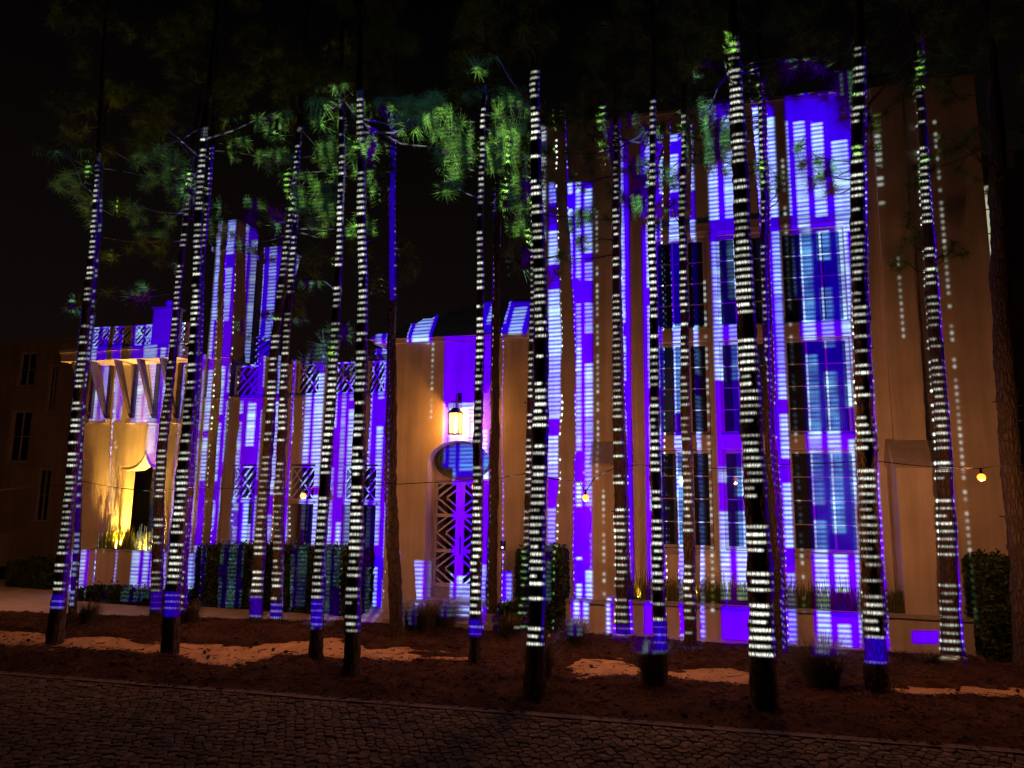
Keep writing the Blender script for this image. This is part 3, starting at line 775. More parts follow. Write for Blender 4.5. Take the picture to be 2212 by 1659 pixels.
YH = 16.3
hx0, hx1 = float(at(421, 1260, YH)[0]), float(at(766, 1260, YH)[0]); hz = float(at(600, 1188, YH)[2])
leafball('clipped_hedge', 'tall clipped green hedge in front of the terrace house doors', 'hedge', hx0, hx1, YH, YH+.8, .05, hz, 26000, .055, 11)
leafball('low_hedge', 'low hedge strip in front of the planter under the ogee niche', 'hedge', float(at(165, 1300, 16.0)[0]), hx0-.15, 16.0, 16.7, .05, float(at(300, 1281, 16.0)[2]), 9000, .05, 12)
leafball('rounded_shrub', 'leafy dark shrub standing right of the gate beside the plinth', 'shrub', float(at(1118, 1260, 16.3)[0]), float(at(1216, 1260, 16.3)[0]), 16.2, 16.95, .05, float(at(1180, 1195, 16.3)[2]), 9000, .075, 13)
leafball('low_shrub', 'low dark shrub at the foot of the wall right of the gate', 'shrub', float(at(1082, 1310, 16.0)[0]), float(at(1135, 1310, 16.0)[0]), 15.8, 16.15, .05, .62, 2500, .06, 14)
leafball('dark_hedge', 'tall black looking hedge at the right edge past the planter', 'hedge', float(at(2118, 1300, 16.2)[0]), float(at(2330, 1300, 16.2)[0]), 16.0, 16.9, .0, float(at(2150, 1208, 16.2)[2]), 12000, .07, 15)
leafball('garden_shrub', 'dim shrub at the far left in front of the tan house', 'shrub', float(at(20, 1270, 17.5)[0]), float(at(116, 1270, 17.5)[0]), 17.4, 18.4, .0, float(at(60, 1215, 17.5)[2]), 6000, .08, 16)


def reeds(label, x0, x1, y0, y1, z0, h, n, seed):
    r = random.Random(seed); m = MB()
    for i in range(n):
        x, y = r.uniform(x0, x1), r.uniform(y0, y1); hh = h*r.uniform(.6, 1.08) if r.random() > .06 else h*r.uniform(1.1, 1.5); w = r.uniform(.005, .0085)
        lx_, ly_ = r.uniform(-.035, .035), r.uniform(-.03, .03)
        m.loft([[(x+w*math.cos(a), y+w*math.sin(a), z0) for a in (0, 2.1, 4.2)], [(x+lx_+w*.8*math.cos(a), y+ly_+w*.8*math.sin(a), z0+hh) for a in (0, 2.1, 4.2)]])
    t = thing('horsetail_reeds', label, 'reeds', 'horsetail reeds in the planters')
    o = m.build('stems', 'reed', t); o['kind'] = 'stuff'
    return t


ry0, ry1 = YQ+.2, YQ+.6
for i, (a, b_, lab) in enumerate(((216, 274, 'yellow lit horsetail reeds at the left end of the niche planter'), (278, 332, 'yellow lit horsetail reeds in front of the ogee niche opening'))):
    reeds(lab, float(at(a, 1170, YQ+.3)[0]), float(at(b_, 1170, YQ+.3)[0]), ry0, ry1, qz-.1, .62, 230, 20+i)
zt = .62; ph = float(at(1600, 1262, YP+.3)[2])-zt
for i, (a, b_, lab) in enumerate(((1362, 1412, 'horsetail reeds beside the orange lit wall strip, first from the buttress'), (1432, 1482, 'horsetail reeds under the left window column'),
                                  (1502, 1566, 'dark horsetail reeds under the warm lit window sill'), (1570, 1630, 'violet lit horsetail reeds under the middle window column'),
                                  (1698, 1772, 'dark horsetail reeds left of the right window column'), (1776, 1860, 'blue and white striped horsetail reeds under the right window column'),
                                  (1902, 1962, 'dark horsetail reeds at the right end of the long planter'))):
    reeds(lab, float(at(a, 1280, YP+.3)[0]), float(at(b_, 1280, YP+.3)[0]), YP+.2, YP+.42, zt, ph, 210, 40+i)


def tuft(label, px_, py_, h, r0, n, seed):
    c = grd(px_, py_); r = random.Random(seed); m = MB()
    for i in range(n):
        a = r.uniform(0, 2*PI); b0 = r.uniform(0, r0*.35); sp_ = r.uniform(.2, 1.0)*r0; hh = h*r.uniform(.55, 1.1); w = r.uniform(.004, .008)
        ca, sa = math.cos(a), math.sin(a); pts = []
        for k in range(5):
            t = k/4; rad = b0+sp_*t**1.6; z = hh*(t*1.25-.28*t*t*(1+sp_/max(h, .1)))
            pts.append((c[0]+ca*rad, c[1]+sa*rad, max(z, .02)))
        base = len(m.v)
        for k, p in enumerate(pts):
            ww_ = w*(1-k/4.3); m.v += [(p[0]-sa*ww_, p[1]+ca*ww_, p[2]), (p[0]+sa*ww_, p[1]-ca*ww_, p[2])]
        m.f += [(base+2*k, base+2*k+1, base+2*k+3, base+2*k+2) for k in range(4)]
    t_ = thing('ornamental_grass', label, 'grass tuft', 'grass tufts in the straw beds')
    o = m.build('blades', 'grass', t_); o['kind'] = 'stuff'


for i, (px_, py_, h, r0, n, lab) in enumerate((
        (915, 1372, .75, .55, 420, 'purple lit feathery grass left of the gate steps'), (960, 1362, .75, .6, 420, 'pale feathery grass in front of the gate steps'), (886, 1366, .6, .45, 300, 'small violet grass clump between the brown trunk and the steps'),
        (1098, 1385, .6, .5, 300, 'arching grass between the gate and the thick dashed trunk'), (1242, 1400, .65, .45, 320, 'tan grass tuft in front of the plinth'),
        (1165, 1470, .8, .55, 360, 'dark grass clump at the foot of the thick dashed trunk before the pavilion'), (1408, 1490, .85, .45, 420, 'dark grass clump at the foot of the slim trunk by the path gap'),
        (1775, 1490, .85, .75, 520, 'broad dark grass clump between the two thick right trunks'), (190, 1352, .6, .45, 300, 'grass tuft beside the leftmost trunk'),
        (412, 1352, .6, .4, 260, 'violet tinted grass behind the second group of trunks'), (2010, 1440, .35, .5, 160, 'thin low grass near the right end of the planter'))):
    tuft(lab, px_, py_, h*1.08, r0, int(n*1.9), 60+i)

# ================================================================ PINES
# (base px, way points px ..., widths base/top, slide mode, label)
TREES = [
    ((118, 1390), [(133, 1200), (152, 1040), (172, 850), (185, 700), (198, 520), (208, 345)], 30, 11, 'dash', 'leftmost pine trunk, banded with white dashes in front of the tan house'),
    ((152, 1338), [(165, 1150), (178, 900), (193, 720), (208, 560), (220, 400)], 15, 8, 'blue', 'thin violet lit pine just right of the leftmost trunk'),
    ((335, 1334), [(341, 1160), (352, 1000), (362, 860), (376, 690), (394, 540), (414, 372)], 25, 10, 'dash', 'dashed pine right of the ogee niche with a blue lit foot'),
    ((366, 1412), [(376, 1280), (388, 1130), (400, 980), (413, 820), (424, 640), (434, 450), (446, 290)], 32, 14, 'dash', 'front pine of the close left pair, foot on bare straw'),
    ((396, 1345), [(404, 1180), (413, 1000), (424, 820), (436, 640), (447, 450), (458, 250)], 17, 9, 'bluedash', 'blue edged pine rising behind the close left pair'),
    ((554, 1347), [(561, 1200), (570, 1060), (584, 920), (596, 760), (610, 620), (628, 470), (645, 288)], 26, 11, 'dash', 'left pine of the crossing pair before the hedge'),
    ((596, 1347), [(600, 1200), (604, 1060), (612, 900), (620, 740), (630, 560), (640, 420)], 24, 12, 'dash', 'reddish lit right pine of the crossing pair before the hedge'),
    ((680, 1430), [(683, 1320), (692, 1190), (704, 1060), (716, 900), (724, 740), (730, 560), (738, 225)], 27, 12, 'dash', 'dashed pine between the crossing pair and the sturdier trunk'),
    ((755, 1466), [(762, 1320), (771, 1150), (777, 980), (782, 800), (783, 560), (780, 195)], 34, 15, 'dash', 'sturdy dashed pine at the right end of the hedge'),
    ((858, 1382), [(854, 1230), (848, 1080), (845, 900), (845, 720), (849, 520), (855, 248)], 30, 11, 'topblue', 'brown unlit pine left of the gate with a blue top'),
    ((1028, 1437), [(1029, 1300), (1030, 1120), (1034, 920), (1038, 720), (1041, 500), (1046, 208)], 27, 10, 'dash', 'dashed pine standing in front of the right half of the gate'),
    ((1062, 1352), [(1063, 1220), (1066, 1050), (1069, 860), (1073, 700), (1076, 500), (1070, 250)], 23, 13, 'midblue', 'dark pine right of the gate with a solid blue upper trunk'),
    ((1157, 1512), [(1158, 1330), (1160, 1120), (1166, 900), (1170, 720), (1162, 470), (1157, 165)], 40, 20, 'dash', 'thick pine with evenly spaced dashes between pavilion and tall house'),
    ((1137, 1354), [(1138, 1150), (1141, 980), (1146, 800), (1149, 620), (1152, 460)], 15, 9, 'dash', 'thin pine half hidden behind the thick trunk beside the pavilion'),
    ((1346, 1372), [(1344, 1220), (1340, 1060), (1336, 860), (1333, 640), (1332, 262)], 30, 10, 'dash', 'dashed pine touching the planter just right of the buttress'),
    ((1425, 1492), [(1427, 1360), (1425, 1200), (1419, 1000), (1414, 760), (1409, 500), (1410, 205)], 29, 12, 'dash', 'slim dashed pine at the left edge of the left window column'),
    ((1492, 1416), [(1491, 1280), (1488, 1120), (1483, 900), (1479, 680), (1476, 460), (1478, 240)], 27, 11, 'dash', 'dashed pine crossing the middle of the left window column'),
    ((1650, 1532), [(1645, 1360), (1637, 1160), (1624, 960), (1614, 780), (1603, 560), (1594, 330), (1585, 104)], 58, 25, 'dash', 'thickest nearest pine, black with bold white dashes before the middle windows'),
    ((1686, 1411), [(1682, 1260), (1672, 1080), (1661, 880), (1654, 680), (1650, 460), (1645, 190)], 24, 11, 'bluedash', 'blue washed pine right behind the thickest trunk'),
    ((1896, 1500), [(1890, 1340), (1883, 1180), (1874, 980), (1865, 780), (1858, 560), (1855, 340), (1857, 110)], 47, 21, 'dash', 'thick pine right of the right window column, dashed to the crown'),
    ((2058, 1422), [(2054, 1280), (2047, 1100), (2036, 900), (2021, 700), (2006, 480), (1990, 240), (1978, 160)], 36, 13, 'dash', 'rightmost dashed pine in front of the planter end'),
    ((2222, 1452), [(2212, 1300), (2196, 1140), (2180, 950), (2168, 760), (2158, 560), (2150, 300)], 46, 30, 'none', 'unlit dark pine at the right edge of the picture'),
]
# needle tufts
TV = []
for v in range(5):
    r = np.random.RandomState(100+v); n = 84
    el = np.arcsin(r.uniform(-.55, 1, n)); az = r.uniform(0, 2*PI, n); ln = r.uniform(.22, .40, n)
    d = np.stack([np.cos(el)*np.cos(az), np.cos(el)*np.sin(az), np.sin(el)], 1)
    tip = d*ln[:, None]; tip[:, 2] -= .25*ln*ln/.3
    s = np.cross(d, r.normal(0, 1, (n, 3))); s /= np.linalg.norm(s, axis=1)[:, None]; s *= .0040
    root = np.stack([np.zeros(n), np.zeros(n), r.uniform(-.07, .07, n)], 1)
    TV.append(np.stack([root-s, root+s, tip], 1).reshape(-1, 3))


def rot_to(dv, r):
    q = Vector(dv).to_track_quat('Z', 'Y') @ Vector((0, 0, 1)).rotation_difference(Vector((0, 0, 1)))
    return np.array(q.to_matrix()) @ np.array(Matrix.Rotation(r.uniform(0, 2*PI), 3, 'Z'))


# tuft clusters seen in the photograph: (px, py, radius px, tree index, tufts)
CL = [(515, 312, 34, 4, 9), (585, 350, 40, 5, 9), (622, 335, 30, 6, 8), (560, 460, 34, 6, 12), (540, 520, 30, 6, 9), (592, 470, 34, 6, 12), (612, 540, 22, 6, 6), (545, 720, 30, 5, 8), (575, 690, 26, 5, 7),
      (645, 680, 24, 6, 8), (640, 640, 18, 6, 5), (690, 560, 34, 7, 10), (655, 565, 20, 6, 6), (668, 590, 22, 7, 6), (700, 750, 34, 7, 8), (740, 790, 28, 7, 7), (730, 720, 22, 7, 5), (690, 780, 24, 7, 6), (770, 330, 30, 8, 8), (800, 310, 26, 8, 8), (825, 330, 30, 9, 9), (818, 420, 26, 9, 8), (815, 385, 22, 9, 6), (795, 580, 30, 9, 9),
      (815, 610, 26, 9, 8), (872, 535, 24, 9, 10), (880, 585, 22, 9, 8), (870, 610, 16, 9, 5), (960, 310, 34, 10, 10), (995, 285, 34, 10, 12), (985, 345, 40, 10, 13), (1015, 325, 36, 10, 12), (1070, 310, 34, 11, 11), (1090, 345, 34, 11, 10),
      (1060, 360, 26, 11, 8), (1105, 310, 30, 12, 9), (1110, 430, 28, 12, 8), (1125, 400, 24, 12, 6), (1138, 565, 22, 12, 8), (1120, 340, 26, 12, 7), (965, 385, 28, 10, 7),
      (280, 440, 34, 2, 8), (350, 400, 40, 2, 9), (230, 560, 30, 1, 7), (300, 520, 34, 2, 8), (190, 470, 26, 1, 7), (175, 560, 24, 0, 6), (350, 560, 40, 2, 9), (400, 390, 30, 3, 7), (340, 480, 30, 2, 7), (265, 640, 30, 1, 6), (300, 640, 26, 2, 6), (170, 660, 20, 0, 5),
      (1215, 560, 28, 14, 9), (1240, 400, 40, 14, 10), (1290, 470, 34, 14, 9), (1260, 520, 26, 14, 6), (1330, 410, 30, 14, 8), (1380, 430, 32, 15, 12), (1385, 410, 24, 15, 8), (1440, 360, 36, 16, 10), (1500, 330, 40, 16, 10), (1455, 450, 26, 16, 6),
      (1560, 340, 36, 18, 9), (1625, 370, 36, 18, 9), (1700, 380, 40, 18, 9), (1755, 330, 36, 19, 9), (1790, 380, 30, 19, 7), (1815, 200, 30, 19, 9), (1835, 160, 30, 19, 9), (1905, 130, 30, 19, 9), (1890, 260, 40, 19, 12), (1885, 310, 36, 19, 8),
      (1960, 520, 30, 20, 7), (1945, 560, 26, 20, 6), (2040, 560, 34, 20, 8), (2060, 540, 22, 20, 5), (2120, 390, 34, 21, 9), (2090, 330, 50, 21, 10), (1960, 480, 20, 20, 4), (900, 230, 30, 9, 8), (930, 260, 40, 10, 8)]
trees3d = []
for ti, (base, way, w0, w1, mode, label) in enumerate(TREES):
    B = grd(*base); Y = B[1]; r = np.random.RandomState(200+ti)
    pts = [B]+[at(x, y, Y) for x, y in way]
    dep = lambda P: (P-CC)@_f
    h = np.array([p[2] for p in pts]); xs = np.array([p[0] for p in pts])
    r0 = w0/2*dep(pts[0])/FOC; r1 = w1/2*dep(pts[-1])/FOC
    ztop = h[-1]+r.uniform(2.2, 4.0)
    nseg = 150; zz_ = np.linspace(-.05, ztop, nseg)
    slope = (xs[-1]-xs[-2])/max(h[-1]-h[-2], .1)
    # a soft spline through the way points
    xx = np.interp(zz_, h, xs); xx = np.where(zz_ > h[-1], xs[-1]+(zz_-h[-1])*slope*.5, xx)
    ker = np.array([1, 2, 3, 2, 1])/9; xx = np.convolve(np.pad(xx, 2, mode='edge'), ker, 'valid')
    wob = np.cumsum(r.normal(0, 1, nseg)); wob -= np.linspace(wob[0], wob[-1], nseg); wob = np.convolve(np.pad(wob, 3, mode='edge'), np.ones(7)/7, 'valid')
    xx = xx+wob/max(np.abs(wob).max(), 1e-6)*.030*np.clip(zz_/2, 0, 1)
    yy_ = Y+.05*np.sin(zz_*.8+ti)
    rad = np.interp(zz_, [0, h[-1], ztop], [r0, r1, .035]); rad *= 1+.16*np.exp(-np.maximum(zz_, 0)/.35)
    rad *= 1+.05*np.sin(zz_*5+ti)*r.uniform(.5, 1)+r.normal(0, .022, nseg)
    K = 20; rings = []
    ridge = r.normal(0, .055, K)
    for i in range(nseg):
        ridge = ridge*.72+r.normal(0, .060, K)
        rings.append([(xx[i]+rad[i]*(1+ridge[j])*math.cos(2*PI*j/K), yy_[i]+rad[i]*(1+ridge[j])*math.sin(2*PI*j/K), zz_[i]) for j in range(K)])
    t = thing('pine_tree', label, 'tree', 'slender pines in front of the houses')
    m = MB(); m.loft(rings)
    for k in range(r.randint(5, 11)):                       # snags left by shed branches
        zi = r.randint(20, 110); a = r.uniform(0, 2*PI); l = rad[zi]+r.uniform(.03, .10)
        c0 = (xx[zi], yy_[zi], zz_[zi]); m.tube([c0, (c0[0]+math.cos(a)*l, c0[1]+math.sin(a)*l, c0[2]+.03)], [.022, .010], 5)
    tk = m.build('trunk', 'bark', t, True)
    # crown: limbs and needle tufts
    lim = MB(); tv = []; 
    cl = [(at(x, y, Y+r.uniform(-.5, .5)), rr*dep(pts[-1])/FOC, n) for x, y, rr, k, n in CL if k == ti]; cl = [(a_, b2*1.15, max(3, int(c2*.48))) for a_, b2, c2 in cl]
    cs = max(h[-1]-1.6, 7.6)
    for k in range(11):
        z = r.uniform(cs+.4, ztop+.2); a = r.uniform(0, 2*PI); l = (1-.6*(z-cs)/max(ztop-cs, 1))*r.uniform(.8, 2.1)
        xa_ = np.interp(z, zz_, xx); cl.append((np.array([xa_+math.cos(a)*l, Y+math.sin(a)*l, z+.15]), .5, 6))
    if ti == 0: cl = [c for c in cl if c[0][0] > np.interp(c[0][2], zz_, xx)-.7]
    for C_, rr, n in cl:
        z0 = np.clip(C_[2]-r.uniform(-.25, .5), 1.5, ztop-.1); S = np.array([np.interp(z0, zz_, xx), np.interp(z0, zz_, yy_), z0])
        M1 = S*.55+C_*.45+np.array([0, 0, r.uniform(-.15, .05)]); M2 = S*.2+C_*.8+np.array([r.uniform(-.1, .1), r.uniform(-.1, .1), -.03])
        ll = float(np.linalg.norm(C_-S)); rl = min(.030, .010+.009*ll)
        lim.tube([tuple(S), tuple(M1), tuple(M2), tuple(C_)], [rl, rl*.75, rl*.5, .007], 5)
        for q_ in range(n):
            o_ = r.normal(0, 1, 3); o_ /= np.linalg.norm(o_); o_ *= rr*r.uniform(.35, 1.1); o_[2] *= .75; P = C_+o_
            lim.tube([tuple(M2*.5+C_*.5), tuple((C_+P)/2+r.normal(0, .02, 3)), tuple(P)], [.007, .006, .005], 3)
            dv = o_/np.linalg.norm(o_)+np.array([0, 0, .35]); tv.append((TV[r.randint(5)]*r.uniform(.8, 1.15)) @ rot_to(dv, r).T+P)
    cr_ = lim.build('limbs', 'twig', t); cr_['kind'] = 'stuff'
    P = np.concatenate(tv); nf = len(P)//3
    me = bpy.data.meshes.new('crown'); me.vertices.add(len(P)); me.vertices.foreach_set('co', P.astype(np.float32).ravel())
    me.loops.add(nf*3); me.loops.foreach_set('vertex_index', np.arange(nf*3, dtype=np.int32)); me.polygons.add(nf)
    me.polygons.foreach_set('loop_start', np.arange(0, nf*3, 3, dtype=np.int32)); me.polygons.foreach_set('loop_total', np.full(nf, 3, dtype=np.int32))
    me.update(calc_edges=True); me.materials.append(MATS['needle'])
    o = link('crown', me, t); o['kind'] = 'stuff'
    trees3d.append((Y, zz_, xx, yy_, rad, mode, h[-1]))

# ================================================================ LIGHTS OF THE PLACE AND ADDED BULBS
sl = thing('string_light', 'black cable of festoon lights strung between the pines', 'string light')
YS = 13.35
WP = [(-40, 1062), (60, 1052), (150, 1048), (182, 1040), (240, 1052), (330, 1062), (420, 1052), (520, 1056), (600, 1058), (655, 1056), (720, 1046), (790, 1040), (860, 1046), (930, 1042), (1000, 1040), (1060, 1036), (1140, 1022), (1200, 1036), (1250, 1040), (1265, 1062),
      (1285, 1032), (1330, 1010), (1380, 1004), (1450, 1010), (1560, 1012), (1660, 1004), (1800, 1000), (1878, 994), (1960, 1004), (2040, 1010), (2120, 1012), (2200, 1002), (2260, 1000)]
wp = [tuple(at(x, y, YS)) for x, y in WP]; fine = []
for i in range(len(wp)-1):
    for k in range(4):
        f_ = k/4; fine.append(tuple(wp[i][c]*(1-f_)+wp[i+1][c]*f_ for c in range(3)))
m = MB(); m.tube(fine+[wp[-1]], .008, 5); m.build('cable', 'wire', sl)
for (px_, py_, pw_) in ((-75, 1076, 120), (390, 1066, 70), (655, 1071, 98), (1026, 1052, 58), (1265, 1075, 94), (1632, 1016, 88), (2120, 1031, 128)):  # four of the bulbs are added to even out the warm wall light
    c = at(px_, py_, YS); s = MB(); s.tube([(c[0], c[1], c[2]+.045), (c[0], c[1], c[2]+.13), (c[0], c[1], c[2]+.16)], [.022, .022, .008], 8); s.build('socket', 'wire', sl)
    bm_ = MB(); bm_.tube([(c[0], c[1], c[2]+z) for z in (.060, .040, 0, -.040, -.064)], [.018, .050, .066, .050, .008], 12); bm_.build('bulb', 'bulb', sl, True)
    lamp('bulb_light', 'POINT', (c[0], c[1], c[2]-.13), pw_, WARM, sl, .04)


def uplight(label, loc, d, power, col, spot):
    t = thing('uplight', label, 'uplight', 'garden uplights in the planters')
    m = MB(); L_ = Vector(d).normalized(); p = Vector(loc)
    m.tube([tuple(p-L_*.12), tuple(p-L_*.01), tuple(p)], [.035, .045, .045], 12); m.tube([tuple(p-L_*.1), (p.x, p.y, p.z-.3)], .012, 6); m.build('housing', 'iron', t, True)
    q_ = MB(); q_.tube([tuple(p+L_*.001), tuple(p+L_*.004)], .036, 12); q_.build('lens', 'lens', t)
    lamp('uplight_lamp', 'SPOT', tuple(p+L_*.03), power, col, t, .03, aim(d), math.radians(spot), .7)


uplight('bright uplight among the yellow reeds left of the ogee niche', (float(at(252, 1160, YL-.42)[0]), YL-.42, qz+.05), (0.0, .30, 1), 6400, (1.0, .47, .07), 108)
uplight('uplight hidden in the reeds in front of the niche opening', (float(at(315, 1165, YQ+.32)[0]), YQ+.32, qz-.02), (-.1, .0, 1), 520, (1.0, .60, .10), 160)
uplight('uplight in the planter washing the wall strip beside the buttress', (X_(1383, 1250), YR-.36, .80), (0.0, .22, 1), 75, (1.0, .40, .07), 80)
uplight('uplight behind the dashed pine aimed up at the left window sill', (X_(1500, 1230), YR-.40, .90), (.75, .25, 1), 55, (1.0, .45, .10), 70)

# ================================================================ THE PROJECTED PICTURE
# The slide lives in the projector's own picture plane: s to the right, t up.
S0, S1, T0, T1, DS = -1.0, .46, -.22, .50, .00066
nu, nv = int((S1-S0)/DS), int((T1-T0)/DS)
sg = S0+(np.arange(nu)+.5)*DS; tg = T0+(np.arange(nv)+.5)*DS
S, T = np.meshgrid(sg, tg)
rs = np.random.RandomState(42)
BLUE = np.array([.018, -.055, .80])        # the projector's blue primary is deeper than sRGB blue: its green is below zero
WHITE = np.array([.50, .88, 1.22]); HOT = np.array([.80, 1.0, 1.02])
img = np.zeros((nv, nu, 3), np.float32)
# wall coordinates of every slide point
Wx = PJ[0]+S*(YR-PJ[1]); Wz = PJ[2]+T*(YR-PJ[1])
vx = Wx-CC[0]; vy = YR-CC[1]; vz = Wz-CC[2]
dd = vx*_f[0]+vy*_f[1]+vz*_f[2]
wy = PH/2-FOC*(vx*CU[0]+vy*CU[1]+vz*CU[2])/dd          # how high on the wall, for writing the content down
TR = T-.028*S
PER = .0050
rowf = TR/PER; rowi = np.floor(rowf).astype(int); rowu = rowf-rowi


def xw(x, y): return float(at(x, y, YR)[0])


# blue fields on the walls: (x0, x1, y where measured, top y, bottom y)
FIELDS = [(192, 262, 840, 690, 908), (282, 330, 840, 610, 912), (330, 372, 720, 600, 1300), (378, 425, 900, 400, 1300), (425, 478, 1000, 380, 1310),
          (478, 554, 950, 440, 1310), (576, 627, 950, 440, 1310), (648, 687, 950, 700, 1310), (704, 838, 950, 640, 1345), (790, 866, 740, 672, 770), (866, 938, 720, 650, 742),
          (961, 1080, 850, 728, 1010), (974, 1080, 1150, 1008, 1330), (1034, 1142, 710, 645, 722), (870, 926, 1260, 1212, 1345), (1080, 1106, 1260, 1235, 1300),
          (1184, 1281, 900, 395, 1300), (1334, 1364, 900, 310, 1380), (1394, 1512, 900, 290, 1392), (1534, 1556, 500, 260, 560),
          (1545, 1696, 800, 225, 1392), (1738, 1888, 900, 200, 1400), (1705, 1745, 400, 205, 640), (1222, 1276, 1320, 1286, 1366), (1316, 1334, 1320, 1290, 1370), (1395, 1428, 1345, 1300, 1385), (150, 192, 1230, 1188, 1290), (205, 218, 1230, 1188, 1290), (231, 252, 1230, 1188, 1290), (284, 345, 1230, 1188, 1290), (1970, 2040, 1380, 1362, 1388)]
fld = np.zeros((nv, nu), bool)
for (a, b_, yr, yt, yb) in FIELDS:
    fld |= (Wx > xw(a, yr)) & (Wx < xw(b_, yr)) & (wy > yt) & (wy < yb)
# high above the houses the picture runs on over the crowns, dim blue
sky = (Wx < xw(1180, 500)) & (wy < 520) & (wy > -500)
img[fld] = BLUE
img[sky & ~fld] = np.array([.012, .035, .16])
# columns of white bars
SOLID = [(957, 1080, 850, 700, 872), (1226, 1281, 900, 605, 655), (1226, 1281, 900, 1092, 1200), (452, 512, 740, 690, 790), (1700, 1830, 400, 205, 262), (1415, 1540, 620, 520, 700), (1553, 1700, 1330, 1298, 1400), (1430, 1482, 1330, 1298, 1368),
         (957, 1064, 1150, 1036, 1216), (425, 452, 1000, 1040, 1180), (1545, 1606, 1000, 820, 1010), (1860, 1880, 1000, 500, 760), (1970, 2040, 1380, 1362, 1388), (704, 722, 1000, 930, 1010), (330, 372, 720, 640, 745), (502, 560, 830, 790, 866), (1226, 1246, 900, 700, 780), (1394, 1425, 1350, 1300, 1390)]
sol = np.zeros((nv, nu), bool)
for (a, b_, yr, yt, yb) in SOLID:
    sol |= (Wx > xw(a, yr)) & (Wx < xw(b_, yr)) & (wy > yt) & (wy < yb)
glz = np.zeros((nv, nu), bool)
for (a, b_) in BX:
    for (c, d) in ZR: glz |= (Wx > a) & (Wx < b_) & (Wz > c) & (Wz < d)
vn_ = vnoise(Wx+40, Wz+40, 1.7, 77)*.6+vnoise(Wx+40, Wz+40, 4.1, 78)*.4
img[glz & fld] *= .55
lvl_sky = np.interp(sg, [-1, -.62, -.52, -.16, -.10, .5], [.10, .16, 1.0, 1.0, .5, .4])
x = -20.0
while x < 5.0:
    cw = rs.choice([.15, .20, .28, .38, .50], p=[.2, .25, .28, .2, .07]); gap = rs.uniform(.07, .16)
    i0, i1 = np.searchsorted(Wx[0], [x, x+cw])
    # a stack of runs; each run has bars, some bars fuse into blocks, some runs fall dark
    rmin, rmax = -60, 130; nr_ = rmax-rmin
    on = np.zeros(nr_, bool); lev = np.ones(nr_); k = 0
    while k < nr_:
        run = rs.randint(5, 26); g_ = rs.randint(2, 8) if rs.rand() < .55 else 0
        on[k:k+run] = True; lev[k:k+run] = rs.choice([1.0, 1.0, .75, .5, 1.15])*(1+.15*rs.randn(len(lev[k:k+run])))
        k += run+g_
    fuse = (rs.rand(nr_) < .08) & on
    if i1 > i0:
        sl_ = (slice(None), slice(i0, i1)); ri = np.clip(rowi[sl_]-rmin, 0, nr_-1)
        prof = np.clip((.5-np.abs(rowu[sl_]-.5)-.25)/.08, 0, 1); prof = np.where(fuse[ri], .72, prof)
        edge = np.clip(np.minimum(Wx[sl_]-x, x+cw-Wx[sl_])/.02, 0, 1)
        val = np.where(on[ri] & ~sol[sl_], prof*edge*lev[ri], 0)
        val = np.where(glz[sl_], val*np.clip(2.8*vn_[sl_]-.25, 0, 1.9), val)
        sub = img[sl_]; v3 = val[..., None]
        sub = np.where((fld[sl_] & (val > 0))[..., None], sub*(1-np.clip(v3, 0, 1))+WHITE*v3, sub)
        crown = sky[sl_] & ~fld[sl_] & (val > 0) & (wy[sl_] > 280+34*np.sin(Wx[sl_]*1.7))
        img[sl_] = np.where(crown[..., None], sub*(1-np.clip(v3, 0, 1))+HOT*v3*1.5*lvl_sky[None, i0:i1, None], sub)
    x += cw+gap
# narrow dotted lines that missed their trunks
DOTS = [d for d in [(935, 820, 740, 905, 3.5), (862, 900, 770, 1060, 4), (1291, 800, 440, 1040, 3.5), (1945, 640, 545, 735, 3), (1308, 1200, 1060, 1290, 4), (1712, 800, 340, 1210, 5), (1530, 900, 600, 1320, 5), (1730, 1150, 1040, 1320, 5), (1898, 340, 262, 450, 13), (2062, 800, 262, 1375, 4.5), (300, 1050, 930, 1160, 6), (232, 1050, 930, 1100, 6), (1277, 1200, 1080, 1290, 3), (655, 1000, 1120, 1190, 5), (330, 1100, 1000, 1180, 8), (1262, 1050, 1020, 1030, 3), (1345, 700, 300, 900, 4)]]
for (a, yr, yt, yb, w_) in DOTS:
    X0, X1 = xw(a-w_/2, yr), xw(a+w_/2, yr)
    i0, i1 = np.searchsorted(Wx[0], [X0, X1]); sl_ = (slice(None), slice(i0, i1))
    mk = (wy[sl_] > yt) & (wy[sl_] < yb)
    rr_ = TR[sl_]/.0072; ru = rr_-np.floor(rr_); r_on = np.random.RandomState(int(a)).rand(400)[(np.floor(rr_).astype(int)+100) % 400] > .22
    pv = np.clip((.5-np.abs(ru-.5)-.24)/.10, 0, 1)*r_on*np.random.RandomState(int(a)+1).uniform(.3, 1.1, 400)[(np.floor(rr_).astype(int)+100) % 400]
    img[sl_] = np.where((mk & (pv > 0))[..., None], HOT*pv[..., None]*.62, img[sl_])
# the far walls are a touch out of focus
for ax in (0, 1, 0, 1):
    img = (np.roll(img, 1, ax)+2*img+np.roll(img, -1, ax))/4
